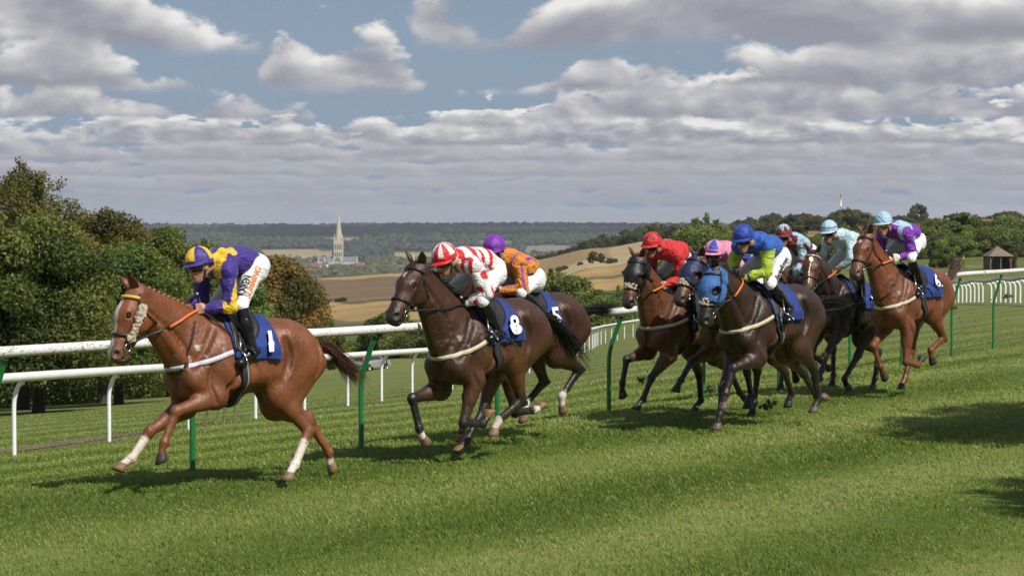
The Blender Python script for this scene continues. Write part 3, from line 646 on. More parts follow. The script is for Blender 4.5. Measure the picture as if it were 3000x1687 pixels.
def build_horse(i):
    cfg = HORSES[i]; p = POSE[i]; J = horse_skeleton(p); h = .0125 if i in (1, 2, 6) else .0145
    root = empty('racehorse'); root.matrix_world = horse_matrix(p)
    tag(root, cfg['label'], 'horse', 'racehorses galloping along the rail')
    f = horse_field(J, h); FIELDS[i] = (f, J)
    V, Q = f.mesh()
    # clip stray cells
    me = fastmesh('body', V, Q); C = coat_colors(V, J, cfg)
    poll, hd, sd, up, nb = J['poll'], J['hd'], J['side'], J['up'], J['nb']
    if 'headc' in cfg:
        nd = nrm(poll-nb); t = (V-nb) @ nd/.8; w = (sstep(t, .45, 1.0)*(V[:, 0] > .55))[:, None]*.85; C = C*(1-w)+C/np.array(cfg['coat'])*np.array(cfg['headc'])*w
        a = (V-poll) @ hd; w = ((a > .42)*sstep(a, .42, .56)*.7)[:, None]; C = C*(1-w)+np.array([.03, .02, .018])*w
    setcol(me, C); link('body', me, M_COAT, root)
    Hp = lambda a, u=0., s=0.: poll+hd*a+up*u*HEAD_SCALE+sd*s*HEAD_SCALE
    # hooves
    for L in ('LF', 'RF', 'LH', 'RH'):
        d, e = J[L][3], J[L][4]; A = J[L+'a'][3]; uu = nrm(e-d); sn = A-.62
        if J[L][4][2] < .11 and abs(sn) < .6: sn *= .4
        fr = np.array([math.cos(sn), 0, math.sin(sn)]); dn = np.array([math.sin(sn), 0, -math.cos(sn)]); lt = np.array([0, 1., 0])
        c0 = d+(e-d)*.58; VV = []; n = 14
        for (t, rf, rs, sh) in ((0, .040, .040, 0), (.012, .045, .044, .004), (.045, .054, .052, .018), (.078, .062, .058, .030), (.080, .054, .050, .030), (.076, .02, .02, .02)):
            for k in range(n):
                th = 2*math.pi*k/n; x = math.cos(th); y = math.sin(th)
                VV.append(c0+dn*t+fr*(sh+x*rf*(1 if x > 0 else .85))+lt*y*rs)
        FF = [(r*n+k, r*n+(k+1) % n, (r+1)*n+(k+1) % n, (r+1)*n+k) for r in range(5) for k in range(n)]+[tuple(range(5*n, 6*n))]
        hm = mixmesh('hoof', VV, FF); hc = np.array(cfg['hoof'])*(1+.5*(RNG.random()-.5))
        if L in cfg.get('socks', {}): hc = np.array([.20, .125, .07])
        setcol(hm, np.tile(np.clip(hc, 0, 1), (len(VV), 1))); link('hoof', hm, M_HOOF, root)
    for s in (1, -1): MB().ball(Hp(.205, .026, s*.0745), .027).build('eye', M_EYE, root)
    for s in (1, -1):
        e0 = Hp(-.045, .040, s*.058); ed = nrm(up*.80-hd*(.48+.12*math.sin(i*2.1))+sd*s*.26); ef = nrm(hd*.55+sd*s*.75+up*.2); ef = nrm(ef-ed*(ef @ ed)); er = np.cross(ed, ef); VV = []; CC = []; n = 12
        for q, (t, wd) in enumerate(((0, .031), (.028, .039), (.056, .042), (.084, .036), (.110, .023), (.130, .009), (.136, .002))):
            for k in range(n):
                th = 2*math.pi*k/n; x_ = math.cos(th); fx = .95*x_ if x_ < 0 else .10*x_       # the front is hollow
                VV.append(e0+ed*t-er*0+ef*wd*fx+er*wd*math.sin(th)); inn = x_ > .2
                CC.append(np.array(cfg.get('headc', cfg['coat']))*((.28 if inn else 1.0)*(1-.35*(t > .10))))
        FF = [(q*n+k, q*n+(k+1) % n, (q+1)*n+(k+1) % n, (q+1)*n+k) for q in range(6) for k in range(n)]
        em = mixmesh('ear', VV, FF); setcol(em, np.clip(np.array(CC), .002, 1)); link('ear', em, M_COAT, root)
    # tail
    d0 = np.array([-.87, 0, 1.38]); t1, t2 = [np.array(q) for q in cfg['tail']]; ln = np.linalg.norm(t2)
    def tp(k):
        t = np.linspace(0, 1, 9)[:, None]; off = RNG.normal(size=3)*np.array([.03, .028, .028]); e2 = RNG.normal(size=3)*ln*.085; e1 = RNG.normal(size=3)*ln*.04; L = RNG.uniform(.6, 1.05)
        ph = RNG.uniform(0, 6.28)
        P = d0+off*.6*(1-t)+2*t*(1-t)*(t1+e1)*1.0+t*t*(t2+e2)*L
        P = P+np.sin(t*6+ph)*t*.012*nrm(RNG.normal(size=3)); return P
    link('tail', strands(420, None, tp, .0052, col=cfg['tailc']), M_HAIR, root)
    # mane
    nd = nrm(poll-nb); perp = nrm(np.array([0, 0, 1.])-nd*nd[2])
    t = np.linspace(.06, .97, 40); base = nb+np.array([-.02, 0, .0])+t[:, None]*(poll-nb); crest, cg = f.march(base, perp[None, :], .0, .4)
    if cfg.get('mane') == 'plait':
        mb = MB()
        for k in range(3, 39, 3): mb.ball(crest[k]+perp*.010, (.024, .015, .018), 8, 5)
        me = mb.mesh('plaited_mane'); setcol(me, np.tile([.20, .075, .03], (len(me.vertices), 1))); link('plaited_mane', me, M_HAIR, root)
    else:
        short = cfg.get('mane') == 'short'; mc = cfg['tailc'] if not short else (.12, .04, .018)
        def mp(k):
            j = RNG.integers(0, 40); u = np.linspace(0, 1, 5)[:, None]; l = RNG.uniform(.04, .07) if short else RNG.uniform(.09, .17)
            d1 = nrm(perp*RNG.uniform(.6, 1.1)-nd*RNG.uniform(.3, 1.2)+np.array([0, -1., 0])*RNG.uniform(-.2, .8)); d2 = nrm(np.array([-.9, -.5, -.55])+RNG.normal(size=3)*.3)
            return crest[j]-perp*.015+RNG.normal(size=3)*.010+d1*l*u+d2*l*.6*u*u
        link('mane', strands(340 if not short else 160, None, mp, .005, col=mc), M_HAIR, root)
        def fp(k):
            u = np.linspace(0, 1, 5)[:, None]; return Hp(-.03, .07, RNG.uniform(-.03, .03))+(hd*RNG.uniform(.06, .13)+up*.05+sd*RNG.uniform(-.05, .05))*u-up*.03*u*u
        if not cfg.get('hood'): link('forelock', strands(40, None, fp, .004, col=mc), M_HAIR, root)
    # ---- saddle cloth and number
    def barrel(x, ph, off):
        x = np.atleast_1d(x); ph = np.atleast_1d(ph); Cc = np.stack([x, 0*x, 0*x+1.24], 1); D = np.stack([0*x, np.sin(ph), np.cos(ph)], 1)
        return f.march(Cc, D, off, .6)
    nx, npz = 22, 46; xs = np.linspace(.30, -.17 if i == 1 else -.25 if i == 9 else -.155, nx); phs = np.linspace(-1.62, 1.62, npz)
    Xg, Pg = np.meshgrid(xs, phs, indexing='ij'); tilt = .10*np.abs(Pg)/1.7; Xq = (Xg-tilt*.7*(1-Xg)).ravel()
    P, G = barrel(Xq, Pg.ravel(), .016); P = P+G*(.007*(vnoise(P, 22, i)+1)*sstep(np.abs(Pg.ravel()), .6, 1.7)+.010*np.sin(P[:, 0]*34+i)*sstep(np.abs(Pg.ravel()), 1.0, 1.7))[:, None]
    flare = sstep(Xg.ravel(), -.02, -.14)*.02; P = P+G*flare[:, None]
    q = np.array([(a*npz+b, a*npz+b+1, (a+1)*npz+b+1, (a+1)*npz+b) for a in range(nx-1) for b in range(npz-1)])
    me = fastmesh('saddle_cloth', P, q); cl = link('saddle_cloth', me, M_CLOTH, root); md = cl.modifiers.new('s', 'SOLIDIFY'); md.thickness = .006; md.offset = 0
    if cfg['num']:
        tv, tf = number_mesh(cfg['num'], .25, .10)
        xc = {1: -.115, 2: -.095, 3: -.10, 9: -.205}.get(i, -.12); ph = (1.0 if i == 9 else 1.12)-tv[:, 1]/.33; xx = xc-tv[:, 0]*.95
        P, G = barrel(xx, ph, .016+.052); me = mixmesh('number', P, tf); link('number', me, M_NUM, cl)
    # saddle
    sb = []
    xs = np.linspace(.24, -.08, 12); phs = np.linspace(-1.40, 1.40, 30); Xg, Pg = np.meshgrid(xs, phs, indexing='ij')
    sh = .09*sstep(np.abs(Pg), .5, 1.4); Xq = ((Xg-.08)*(1-.45*sstep(np.abs(Pg), .6, 1.4))+.08+sh).ravel()
    P, G = barrel(Xq, Pg.ravel(), .034); P[:, 2] += (np.exp(-(Pg.ravel()/.35)**2)*(.012+.035*sstep(np.abs(Xg.ravel()-.08), .09, .16)))
    q = np.array([(a*30+b, a*30+b+1, (a+1)*30+b+1, (a+1)*30+b) for a in range(11) for b in range(29)])
    sd_o = link('saddle', fastmesh('saddle', P, q), simple('saddle_leather%d' % i, (.05, .05, .055) if i == 6 else (.014, .013, .013), .5), root)
    md = sd_o.modifiers.new('s', 'SOLIDIFY'); md.thickness = .014
    # girth strap
    ph = np.linspace(-math.pi, math.pi, 60); P, G = barrel(np.full(60, .13)+.03*np.cos(ph)*0, ph, .020); MB().ribbon(P, G, .085, .008).build('girth', M_DARKWEB, root)
    if i in (1, 6, 4):
        P, G = barrel(np.full(60, .115), ph, .030); MB().ribbon(P, G, .022, .004).build('girth_edging', M_GREYWEB, root)
    # breast girth
    bm_ = dict(pale=M_WHITEBLUE, cream=M_CREAM, dark=M_DARKWEB, grey=M_GREYWEB, greyc=M_CREAM)[cfg['breast']]
    th = np.linspace(-1.75, 1.75, 44); Cc = np.stack([.32+0*th, 0*th, 1.24-.10*np.cos(th)+.03*np.abs(np.sin(th))], 1); D = np.stack([np.cos(th), np.sin(th), -.02+0*th], 1)
    P, G = f.march(Cc, D/np.linalg.norm(D, axis=1)[:, None], .008, .7); MB().ribbon(P, G, .042, .006).build('breast_girth', bm_, root)
    # neck strap
    if i in (1, 9):
        Cn = nb+(poll-nb)*.22; ph = np.linspace(-2.2, 2.2, 36); lat = np.array([0, 1., 0]); dv = nrm(np.cross(lat, nd)); dv = -dv if dv[2] > 0 else dv
        D = np.cos(ph)[:, None]*-perp+np.sin(ph)[:, None]*lat+nd*-.25*np.cos(ph)[:, None]
        P, G = f.march(Cn[None, :], D/np.linalg.norm(D, axis=1)[:, None], .008, .6); MB().ribbon(P, G, .016, .006).build('neck_strap', M_LEATHER, root)
    # ---- bridle
    def hp(a, ph, off=.006):
        a = np.atleast_1d(a).astype(float); ph = np.broadcast_to(np.atleast_1d(ph), a.shape) if np.size(ph) == 1 else np.asarray(ph); a = np.broadcast_to(a, np.shape(ph)) if a.size == 1 else a
        Cc = poll+a[:, None]*hd-up*np.interp(a, [-.05, .15, .3, .5], [.02, .04, .04, .034])[:, None]; D = np.cos(ph)[:, None]*up+np.sin(ph)[:, None]*sd
        return f.march(Cc, D, off, .3)
    bl = {1: M_LEATHER}.get(i, M_LEATHER); br = M_BROWNL if cfg['noseband'] == 'brown' else M_LEATHER
    bridle = None; mb = MB()
    for s in (1, -1):
        a = np.linspace(-.01, .44, 22); P, G = hp(a, s*np.interp(a, [0, .2, .44], [1.25, 1.62, 1.85]), .016 if cfg.get('hood') else .008); mb.ribbon(P, G, .018, .006)
    ph = np.linspace(-1.25, 1.25, 24); P, G = hp(-.015+0*ph, ph*.0+ph, .010)
    bridle = mb.build('bridle', br, root)
    ph = np.linspace(-1.35, 1.35, 24); P, G = hp(.055-.02*np.abs(ph), ph, .016 if cfg.get('hood') else .010)
    bmat = M_LEATHER
    if i == 1: bmat = simple('yellow_browband', (.55, .38, .06), .6)
    if cfg.get('brow') == 'stripe': bmat = MATS.get('striped_browband') or striped()
    MB().ribbon(P, G, .026 if i in (1, 8) else .02, .008).build('browband', bmat, bridle)
    ph = np.linspace(-math.pi, math.pi, 40); P, G = hp(.355+.03*np.cos(ph), ph, .008); MB().ribbon(P, G, .024, .007).build('noseband', br, bridle)
    ph = np.linspace(1.5, 2*math.pi-1.5, 24); P, G = hp(.06+.10*np.sin((ph-1.5)/3.28*math.pi), ph, .010); MB().ribbon(P, G, .012, .005).build('throat_strap', br, bridle)
    if cfg['noseband'] == 'fleece':
        mb = MB()
        for k in range(26):
            P, G = hp(np.array([.35+RNG.uniform(-.03, .03)]), np.array([RNG.uniform(-.75, .75)]), .012); mb.ball(P[0], RNG.uniform(.014, .02), 6, 4)
        mb.build('noseband_fleece', M_FLEECE, bridle)
    if cfg.get('cheek'):
        for s in (1, -1):
            mb = MB()
            for k in range(220):
                a = RNG.uniform(.08, .40); P, G = hp(np.array([a]), np.array([s*(1.72+RNG.uniform(-.24, .24))]), RNG.uniform(.012, .045)); mb.ball(P[0], RNG.uniform(.018, .026), 6, 4)
            mb.build('sheepskin_cheekpiece', M_FLEECE, bridle)
    if cfg.get('hood'):
        r = V-poll; a, s_, u = r @ hd, r @ sd, r @ up
        ok = (np.abs(s_) < .17) & (a > -.05) & (a < .335+.05*(u > 0)*0-.30*np.clip(-u-.06, 0, 1)) & (u > -.155) & (u < .18)
        for s in (1, -1):
            ok &= np.linalg.norm(V-Hp(.215, .012, s*.085), axis=1) > .052
            e0 = Hp(-.035, .055, s*.055); ed = nrm(up*.72-hd*.55+sd*s*.24); ok &= segdist(V, e0-ed*.01, e0+ed*.2)[0] > .040
        keep = ok[Q].all(1); q = Q[keep]; ids = np.unique(q); mp_ = -np.ones(len(V), int); mp_[ids] = np.arange(len(ids))
        G = f.grad(V[ids]); Vv = V[ids]+G*(.011+.002*vnoise(V[ids], 50, 3))[:, None]
        for _ in range(2):
            pass
        ho = link('hood', fastmesh('hood', Vv, mp_[q]), M_HOOD[cfg['hood']], root); md = ho.modifiers.new('s', 'SOLIDIFY'); md.thickness = .006; md.offset = 0
        for s in (1, -1):   # half-cup blinkers around the eyes
            mb = MB(); c = Hp(.215, .012, s*.088); outw = nrm(sd*s+up*.15); ring = []; VV = []; n1, n2 = 16, 5
            for k in range(n1):
                th = 2*math.pi*k/n1; dd = hd*math.cos(th)+nrm(np.cross(outw, hd))*math.sin(th); back = sstep(np.array(-math.cos(th)), -.5, .7)
                for m_ in range(n2):
                    tt = m_/(n2-1); VV.append(c+dd*(.056+.010*tt-.012*tt*tt)+outw*(-.02+.070*tt*float(.25+.75*back)))
            FF = [(k*n2+m_, k*n2+m_+1, ((k+1) % n1)*n2+m_+1, ((k+1) % n1)*n2+m_) for k in range(n1) for m_ in range(n2-1)]
            bo = mb.add(VV, FF).build('blinker_cup', M_HOOD[cfg['hood']], ho); md = bo.modifiers.new('s', 'SOLIDIFY'); md.thickness = .006
    # bit rings and reins
    W = RIDER[i]
    for s in (1, -1):
        P, G = hp(np.array([.455]), np.array([s*1.95]), .016); c = P[0]; th = np.linspace(0, 2*math.pi, 17); ax = nrm(np.cross(G[0], hd))
        MB().tube([c+.036*(hd*math.cos(q)+ax*math.sin(q)) for q in th], .0055, 6, False).build('bit_ring', M_STEEL, bridle)
        hand = np.array(W['haL' if s > 0 else 'haR']); st = c-hd*.036
        mid = (st+hand)/2+np.array([0, s*.03, -.02]); t = np.linspace(0, 1, 16)[:, None]; P = (1-t)**2*st+2*t*(1-t)*mid+t*t*hand
        P, _ = (P, None)
        bad = f.sample(P) < .012; P2, _g = f.snap(P, .014); P[bad & (np.arange(16) < 15)] = P2[bad & (np.arange(16) < 15)]
        Gn = np.tile(nrm(np.array([.2, s*1., .25])), (16, 1)); cut = 8 if cfg['rein'] == 'orange' else 15
        MB().ribbon(P[:cut+1], Gn[:cut+1], .018, .006).build('rein', M_LEATHER, bridle)
        if cut < 15: MB().ribbon(P[cut:], Gn[cut:], .022, .008).build('rein_grip', M_ORANGE, bridle)
    return root
def striped():
    m, N = mat_new('striped_browband'); tc = N.n('ShaderNodeTexCoord').outputs['Object']
    w = N.n('ShaderNodeTexWave', {'Vector': tc, 'Scale': 22.0}, wave_type='BANDS', bands_direction='DIAGONAL')
    c = N.ramp(w.outputs[0], [(0.0, (.5, .02, .03)), (.35, (.7, .7, .7)), (.7, (.7, .7, .7)), (.75, (.03, .05, .3))], 'CONSTANT')
    bs = N.n('ShaderNodeBsdfPrincipled', {'Base Color': c, 'Roughness': .6}); finish(N, bs.outputs[0]); return m
# ================================================================ RIDERS
PURPLE = (.036, .014, .21); YEL = (.72, .47, .01); RED = (.56, .010, .012); WHT = (.74, .74, .75); ORG = (.66, .21, .008); VIO = (.17, .012, .36)
BLK = (.012, .012, .014); PINK = (.72, .25, .40); BLU = (.014, .055, .42); LIME = (.42, .56, .04); ROY = (.008, .085, .40); MAR = (.17, .008, .020); SKY = (.36, .56, .66); NAVY = (.02, .03, .16)
def body_uv(V, W):
    w = W['neck']-W['pel']; L2 = w @ w; s = ((V-W['pel']) @ w)/L2; wn = nrm(w)
    fr = nrm(np.array([0, 0, -1.])+wn*wn[2]); r = V-(W['pel']+s[:, None]*w); return s, r[:, 1], r @ fr
def arm_uv(V, W):
    """which arm (+1 left), t along 0..2, distance, outer/back coordinate"""
    best = np.full(len(V), 9.); t_ = np.zeros(len(V)); sg = np.zeros(len(V)); ang = np.zeros(len(V))
    for s, k in ((1, 'L'), (-1, 'R')):
        A = [W['sh'+k], W['el'+k], W['ha'+k]]
        for j in range(2):
            d, t = segdist(V, A[j], A[j+1]); m = d < best
            best = np.where(m, d, best); t_ = np.where(m, j+t, t_); sg = np.where(m, s, sg)
            r = V-(A[j]+t[:, None]*(A[j+1]-A[j])); u = nrm(A[j+1]-A[j]); o = nrm(np.array([-.4, s, .1])-u*(np.array([-.4, s, .1]) @ u)); o2 = np.cross(u, o)
            ang = np.where(m, np.arctan2(r @ o2, r @ o), ang)
    return best, t_, sg, ang
def pick(C, m, c): C[m] = c
def silk_colors(i, V, W):
    s, y, fr = body_uv(V, W); d, t, sg, ang = arm_uv(V, W); arm = (d < .085) & ((t > .18) | (np.abs(y) > .20)); n = len(V); C = np.zeros((n, 3))
    ay = np.abs(y)
    if i == 1:
        C[:] = PURPLE; pick(C, ~arm & (s > .70) & (ay > .05) & (ay < .15), YEL); pick(C, ~arm & (fr > .02) & (s > .62) & (ay > .04) & (ay < .12), YEL)
        pick(C, arm & (np.abs(ang) < 1.15*np.clip((t-.15)/.9, 0, 1)) & (t < 1.25), YEL)
    elif i == 2:
        C[:] = WHT; back = fr < .045; pick(C, ~arm & back & (np.mod(s*4.6+.15, 1) < .48), RED); pick(C, ~arm & ~back & (np.mod(y*10+.3, 1) < .45), RED)
        for tc, ac in ((.42, .3), (.98, -.2), (1.45, .9), (.8, 2.3), (1.3, -1.8), (.3, -1.7)): pick(C, arm & (((t-tc)*.27)**2+((np.angle(np.exp(1j*(ang-ac))))*.055)**2 < .042**2), RED)
    elif i == 3:
        C[:] = ORG; pick(C, arm & (np.abs(np.abs(ang)-.9) < .16), VIO); pick(C, ~arm & (np.abs(ay-.16) < .012), VIO); pick(C, ~arm & (s < .22) & (fr > .02), VIO)
        pick(C, ~arm & (fr > .05) & (s > .25) & (s < .45), BLK)
    elif i == 4:
        C[:] = RED; pick(C, ~arm & (fr > .03) & (np.abs(y-.05)/.10+np.abs(s-.42)/.22 < 1), BLK); pick(C, ~arm & (fr > .03) & (np.abs(s-.22) < .045), (.5, .4, .02))
    elif i == 5:
        C[:] = PINK; pick(C, (~arm & ((y > 0) ^ (s > .5))), BLU); pick(C, arm & (np.mod(t*2, 1) < .5), BLU)
        pick(C, ~arm & (s > .55), PINK)
    elif i == 6:
        C[:] = ROY; pick(C, arm, LIME); rr = np.sqrt(((y)/.075)**2+((s-.42)*.48/.055)**2); pick(C, ~arm & (fr > .04) & (rr < 1.25) & (rr > .72), SKY)
        pick(C, arm & (t > 1.72) & (t < 1.82), NAVY)
    elif i == 7:
        C[:] = SKY; pick(C, ~arm & (fr > .0) & (ay < .10*np.clip((s-.15)/.7, 0, 1)), MAR); pick(C, ~arm & (ay > .11) & (s < .85) & (fr < .06), MAR); pick(C, arm & (t < .22), MAR); pick(C, arm & (t > .75) & (t < 1.15), MAR)
    elif i == 8:
        C[:] = (.50, .66, .70); q = y+.9*(s-.55)*.48; pick(C, ~arm & (fr > 0) & (q > .035) & (q < .085), NAVY); pick(C, ~arm & (fr > 0) & (q > -.02) & (q <= .035), WHT); pick(C, ~arm & (fr > 0) & (q > -.07) & (q <= -.02), (.42, .01, .03))
        pick(C, ~arm & (s < .16) & (fr > .02), NAVY)
    elif i == 9:
        C[:] = VIO; pick(C, ~arm & (ay > .04) & (ay < .17) & (s > .12) & (fr > -.02), SKY); pick(C, ~arm & (s > .62) & (ay > .045) & (ay < .17), SKY); pick(C, ~arm & (s > .80) & (fr > 0) & (ay < .10), VIO)
    return C*(1+.05*vnoise(V, 40, i))[:, None]
def cap_colors(i, az, el):
    n = len(az); C = np.zeros((n, 3)); q = np.mod(az/(math.pi/2)+.5, 1.)
    if i == 1: C[:] = PURPLE; pick(C, (np.mod(az/(math.pi/3)+.25, 2) < 1.0), YEL); pick(C, el < .12, PURPLE)
    elif i == 2: C[:] = WHT; pick(C, np.mod(az/(math.pi/6)+.5, 2) < 1.0, RED); pick(C, el < .16, RED)
    elif i == 3: C[:] = VIO; pick(C, (el < .25) & (el > .10), (.05, .03, .06))
    elif i == 4:
        C[:] = RED; k = np.mod(az/.9+.5, 1)-.5; pick(C, (np.abs(k)/.27+np.abs(el-.72)/.36 < 1), BLK)
    elif i == 5: C[:] = PINK; pick(C, np.mod(az/(math.pi/3)+.1, 2) < 1.0, BLU); pick(C, (el < .22) & (el > .12), PINK)
    elif i == 6: C[:] = (.006, .035, .30)
    elif i == 7:
        C[:] = MAR; k = np.abs(np.mod(az/.85+.1, 1)-.5)*2; pick(C, el > .55+.75*(1-k)*0+.62*k*.9, SKY); pick(C, (el > .28+1.0*k), SKY)
    elif i == 8: C[:] = (.38, .58, .70); pick(C, (el < .30) & (el > .20), (.05, .07, .11))
    elif i == 9: C[:] = (.36, .56, .72)
    return C
RIDERS = {
 1: ('jockey in purple and yellow silks crouched over the leading chestnut horse', 0.0, .28),
 2: ('jockey in red and white checked silks with red spotted sleeves', .05, .38),
 3: ('jockey in orange silks with purple seams and a purple cap', .1, .25),
 4: ('jockey in red silks with black diamonds on the red cap', .05, .30),
 5: ('jockey in pink and blue silks peering out behind the blue cap', .05, .15),
 6: ('jockey in royal blue silks with lime sleeves and a plain blue cap', .12, .28),
 7: ('jockey in maroon and pale blue silks with a star on the cap', .05, .18),
 8: ('jockey in pale blue satin silks with a navy, white and red sash', .10, .30),
 9: ('jockey in bright purple and pale blue silks with mirrored goggles', .20, .12),
}
def build_rider(i):
    label, yaw, pit = RIDERS[i]; W = {k: np.array(v) for k, v in RIDER[i].items()}; rootm = horse_matrix(POSE[i])
    root = empty('person'); root.matrix_world = rootm; tag(root, label, 'jockey', 'jockeys riding in the race')
    w = W['neck']-W['pel']; wn = nrm(w); allp = np.array(list(W.values())); h = .0095 if i in (1, 2, 6) else .011
    fw = np.array([math.cos(pit)*math.cos(yaw), math.cos(pit)*math.sin(yaw), -math.sin(pit)]); lf = nrm(np.cross((0, 0, 1.), fw)); uh = np.cross(fw, lf); Mh = np.stack([fw, lf, uh], 1)
    hc = W['head']
    def box(keys, pad): P = np.array([W[k] for k in keys]); return P.min(0)-pad, P.max(0)+pad
    # silks
    lo, hi = box(('pel', 'neck', 'shL', 'shR', 'elL', 'elR', 'haL', 'haR'), .22); f = Field(lo, hi, h)
    f.cap(W['pel']+w*.02, W['pel']+w*.40, .112, .122, .02, .74); f.cap(W['pel']+w*.40, W['pel']+w*.84, .122, .112, .05, .66)
    bk = nrm(np.array([0, 0, 1.])-wn*wn[2]); f.ell(W['pel']+w*.42+bk*.035, (.20, .15, .095), None, .06)
    f.cap(W['shL'], W['shR'], .078, .078, .07)
    f.cap(W['neck']-wn*.06, W['neck']+(hc-W['neck'])*.30, .085, .062, .04)
    for k in 'LR':
        a, b, c = W['sh'+k], W['el'+k], W['ha'+k]; f.cap(a, b, .078, .062, .045); f.cap(b, b+(c-b)*.55, .060, .050, .03); f.cap(b+(c-b)*.5, b+(c-b)*.86, .050, .037, .02)
        f.ell(b+(a-b)*.35-np.array([0, 0, .02]), (.055, .055, .06), None, .04)
    Z = f.F; gx, gy, gz = np.meshgrid(*f.ax, indexing='ij')
    f.F = (Z+.0075*np.sin(gx*24+2.2*np.sin(gz*13+i)+1.5*np.sin(gy*11))*np.sin(gz*21+2.0*np.sin(gx*12)+gy*14)+.0022*np.sin(gx*44+gz*36+3*np.sin(gy*18+i))).astype(np.float32)
    V, Q = f.mesh(); me = fastmesh('racing_silks', V, Q); setcol(me, np.clip(silk_colors(i, V, W), 0, 1)); so = link('racing_silks', me, M_SATIN if i in (3, 7, 8, 9, 5) else M_SILK, root)
    # breeches
    kL = {k: W['kn'+k]+(W['an'+k]-W['kn'+k])*.16 for k in 'LR'}
    lo, hi = box(('pel', 'hipL', 'hipR', 'knL', 'knR'), .22); f = Field(lo, hi, h); bh = W['pel']-wn*.03
    f.cap(W['hipL'], W['hipR'], .108, .108, .02); f.cap(bh, W['pel']+w*.22, .115, .108, .05, .74)
    for k in 'LR':
        f.ell(W['hip'+k]-wn*.045-np.array([0, 0, .01]), (.098, .092, .108), None, .05)
        f.cap(W['hip'+k], W['kn'+k], .100, .052, .05); f.cap(W['kn'+k], kL[k], .052, .049, .03)
    V, Q = f.mesh(); me = fastmesh('breeches', V, Q); setcol(me, np.tile([.72, .72, .75], (len(V), 1))); bo = link('breeches', me, M_BREECH, root)
    if i in (1, 6):
        txts = {1: [('SLIMMING', (.62, .17, .02), .055, .0, .30), ('KAREN', (.02, .02, .025), .05, .052, .22)], 6: [('RacingRoom', (.01, .01, .012), .06, .0, .45)]}[i]
        for (tx, cc, sz, lat, st) in txts:
            tv, tf = number_mesh(tx, sz*1.35, .15 if i == 6 else 0.); a = W['hipL']; b = W['knL']; ax = nrm(a-b); outd = nrm(np.array([.25, 1., .05])-ax*(np.array([.25, 1., .05]) @ ax)); vv = np.cross(ax, outd); vv = vv if vv[0] > 0 else -vv
            L = np.linalg.norm(a-b); uu = tv[:, 0]-tv[:, 0].min(); uu = uu/uu.max()*min(uu.max(), L*.74)
            base = b+(a-b)*.16+vv*(lat-.005); C0 = base[None]+uu[:, None]*ax+(tv[:, 1])[:, None]*vv
            P, G = f.march(C0-outd*.0, np.tile(outd, (len(C0), 1)), .004, .2); me = mixmesh('lettering', P, tf)
            link('lettering', me, simple('letter_%d_%s' % (i, tx), cc, .7), bo)
    # boots
    for k in 'LR':
        a, b, t = W['kn'+k], W['an'+k], W['toe'+k]; u = nrm(b-a); ft = nrm(t-b); heel = b-ft*.055+u*.035; lo = np.min([a, b, t, heel], 0)-.12; hi = np.max([a, b, t, heel], 0)+.12; f = Field(lo, hi, h)
        f.cap(a+(b-a)*.05, a+(b-a)*.45, .0565, .056, .02); f.cap(a+(b-a)*.40, b, .057, .043, .03); f.cap(heel, t+u*.02, .036, .034, .03); f.cap(b, t+u*.01, .042, .032, .03); f.ell(t+u*.02+ft*.02, (.042, .038, .03), None, .03)
        V, Q = f.mesh(); bt = link('boot', fastmesh('boot', V, Q), M_BOOT, root)
        if k == 'L' and i == 6: pass
        # stirrup iron under the ball of the foot
        c = t-ft*.03+u*.03; lat = np.array([0, 1., 0]); pts = [c+lat*.055*math.cos(q)-u*(.10*math.sin(q)) for q in np.linspace(0, math.pi, 11)]
        mbx = MB().tube(pts, .006, 6); mbx.tube([c+lat*.058+u*.012, c-lat*.058+u*.012], .008, 6); mbx.tube([c-u*.10, c-u*.10+np.array([.0, -.02*(1 if k == 'L' else -1), .16])], .008, 6)
        mbx.build('stirrup', M_STEEL, root)
    # body: head, neck, hands with the covered limbs as one figure
    lo, hi = box(list(W), .2); f = Field(lo, hi, .0085)
    f.cap(W['pel'], W['neck']-wn*.05, .075, .07, .03, .8); f.cap(W['shL'], W['shR'], .05, .05, .04)
    f.cap(W['neck']-wn*.04, hc-uh*.05-fw*.02, .058, .052, .04)
    f.ell(hc+uh*.015-fw*.005, (.096, .074, .100), Mh, .02); f.ell(hc+fw*.028-uh*.052, (.068, .060, .078), Mh, .03)
    f.cap(hc+fw*.066-uh*.118, hc+fw*.05-uh*.118, .028, .033, .03)                         # chin
    f.cap(hc+fw*.098-uh*.012, hc+fw*.120-uh*.058, .010, .017, .012)                     # nose
    f.cap(hc+fw*.098-uh*.086-lf*.016, hc+fw*.098-uh*.086+lf*.016, .010, .010, .008)       # mouth
    for s in (1, -1):
        f.ell(hc+fw*.062-uh*.035+lf*s*.038, (.028, .022, .022), Mh, .02); f.ell(hc-fw*.008-uh*.018+lf*s*.076, (.024, .010, .034), Mh, .012)
        f.ell(hc+fw*.092-uh*.004+lf*s*.030, (.014, .018, .012), Mh, .012, op=-1)
    for k in 'LR':
        s = 1 if k == 'L' else -1
        f.cap(W['sh'+k], W['el'+k], .045, .036, .03); wr = W['el'+k]+(W['ha'+k]-W['el'+k])*.86; f.cap(W['el'+k], wr, .036, .027, .02)
        f.cap(W['hip'+k], W['kn'+k], .07, .045, .04); f.cap(W['kn'+k], W['an'+k], .042, .03, .02); f.cap(W['an'+k], W['toe'+k], .026, .022, .02)
        u = nrm(W['ha'+k]-W['el'+k]); up_ = nrm(np.array([0, 0, 1.])-u*u[2]); inn = nrm(np.cross(u, up_)); inn = inn if inn[1]*s < 0 else -inn
        pc = W['ha'+k]-u*.02; f.cap(wr, pc-u*.01, .027, .030, .02); f.cap(pc+up_*.026, pc-up_*.026, .026, .024, .02)
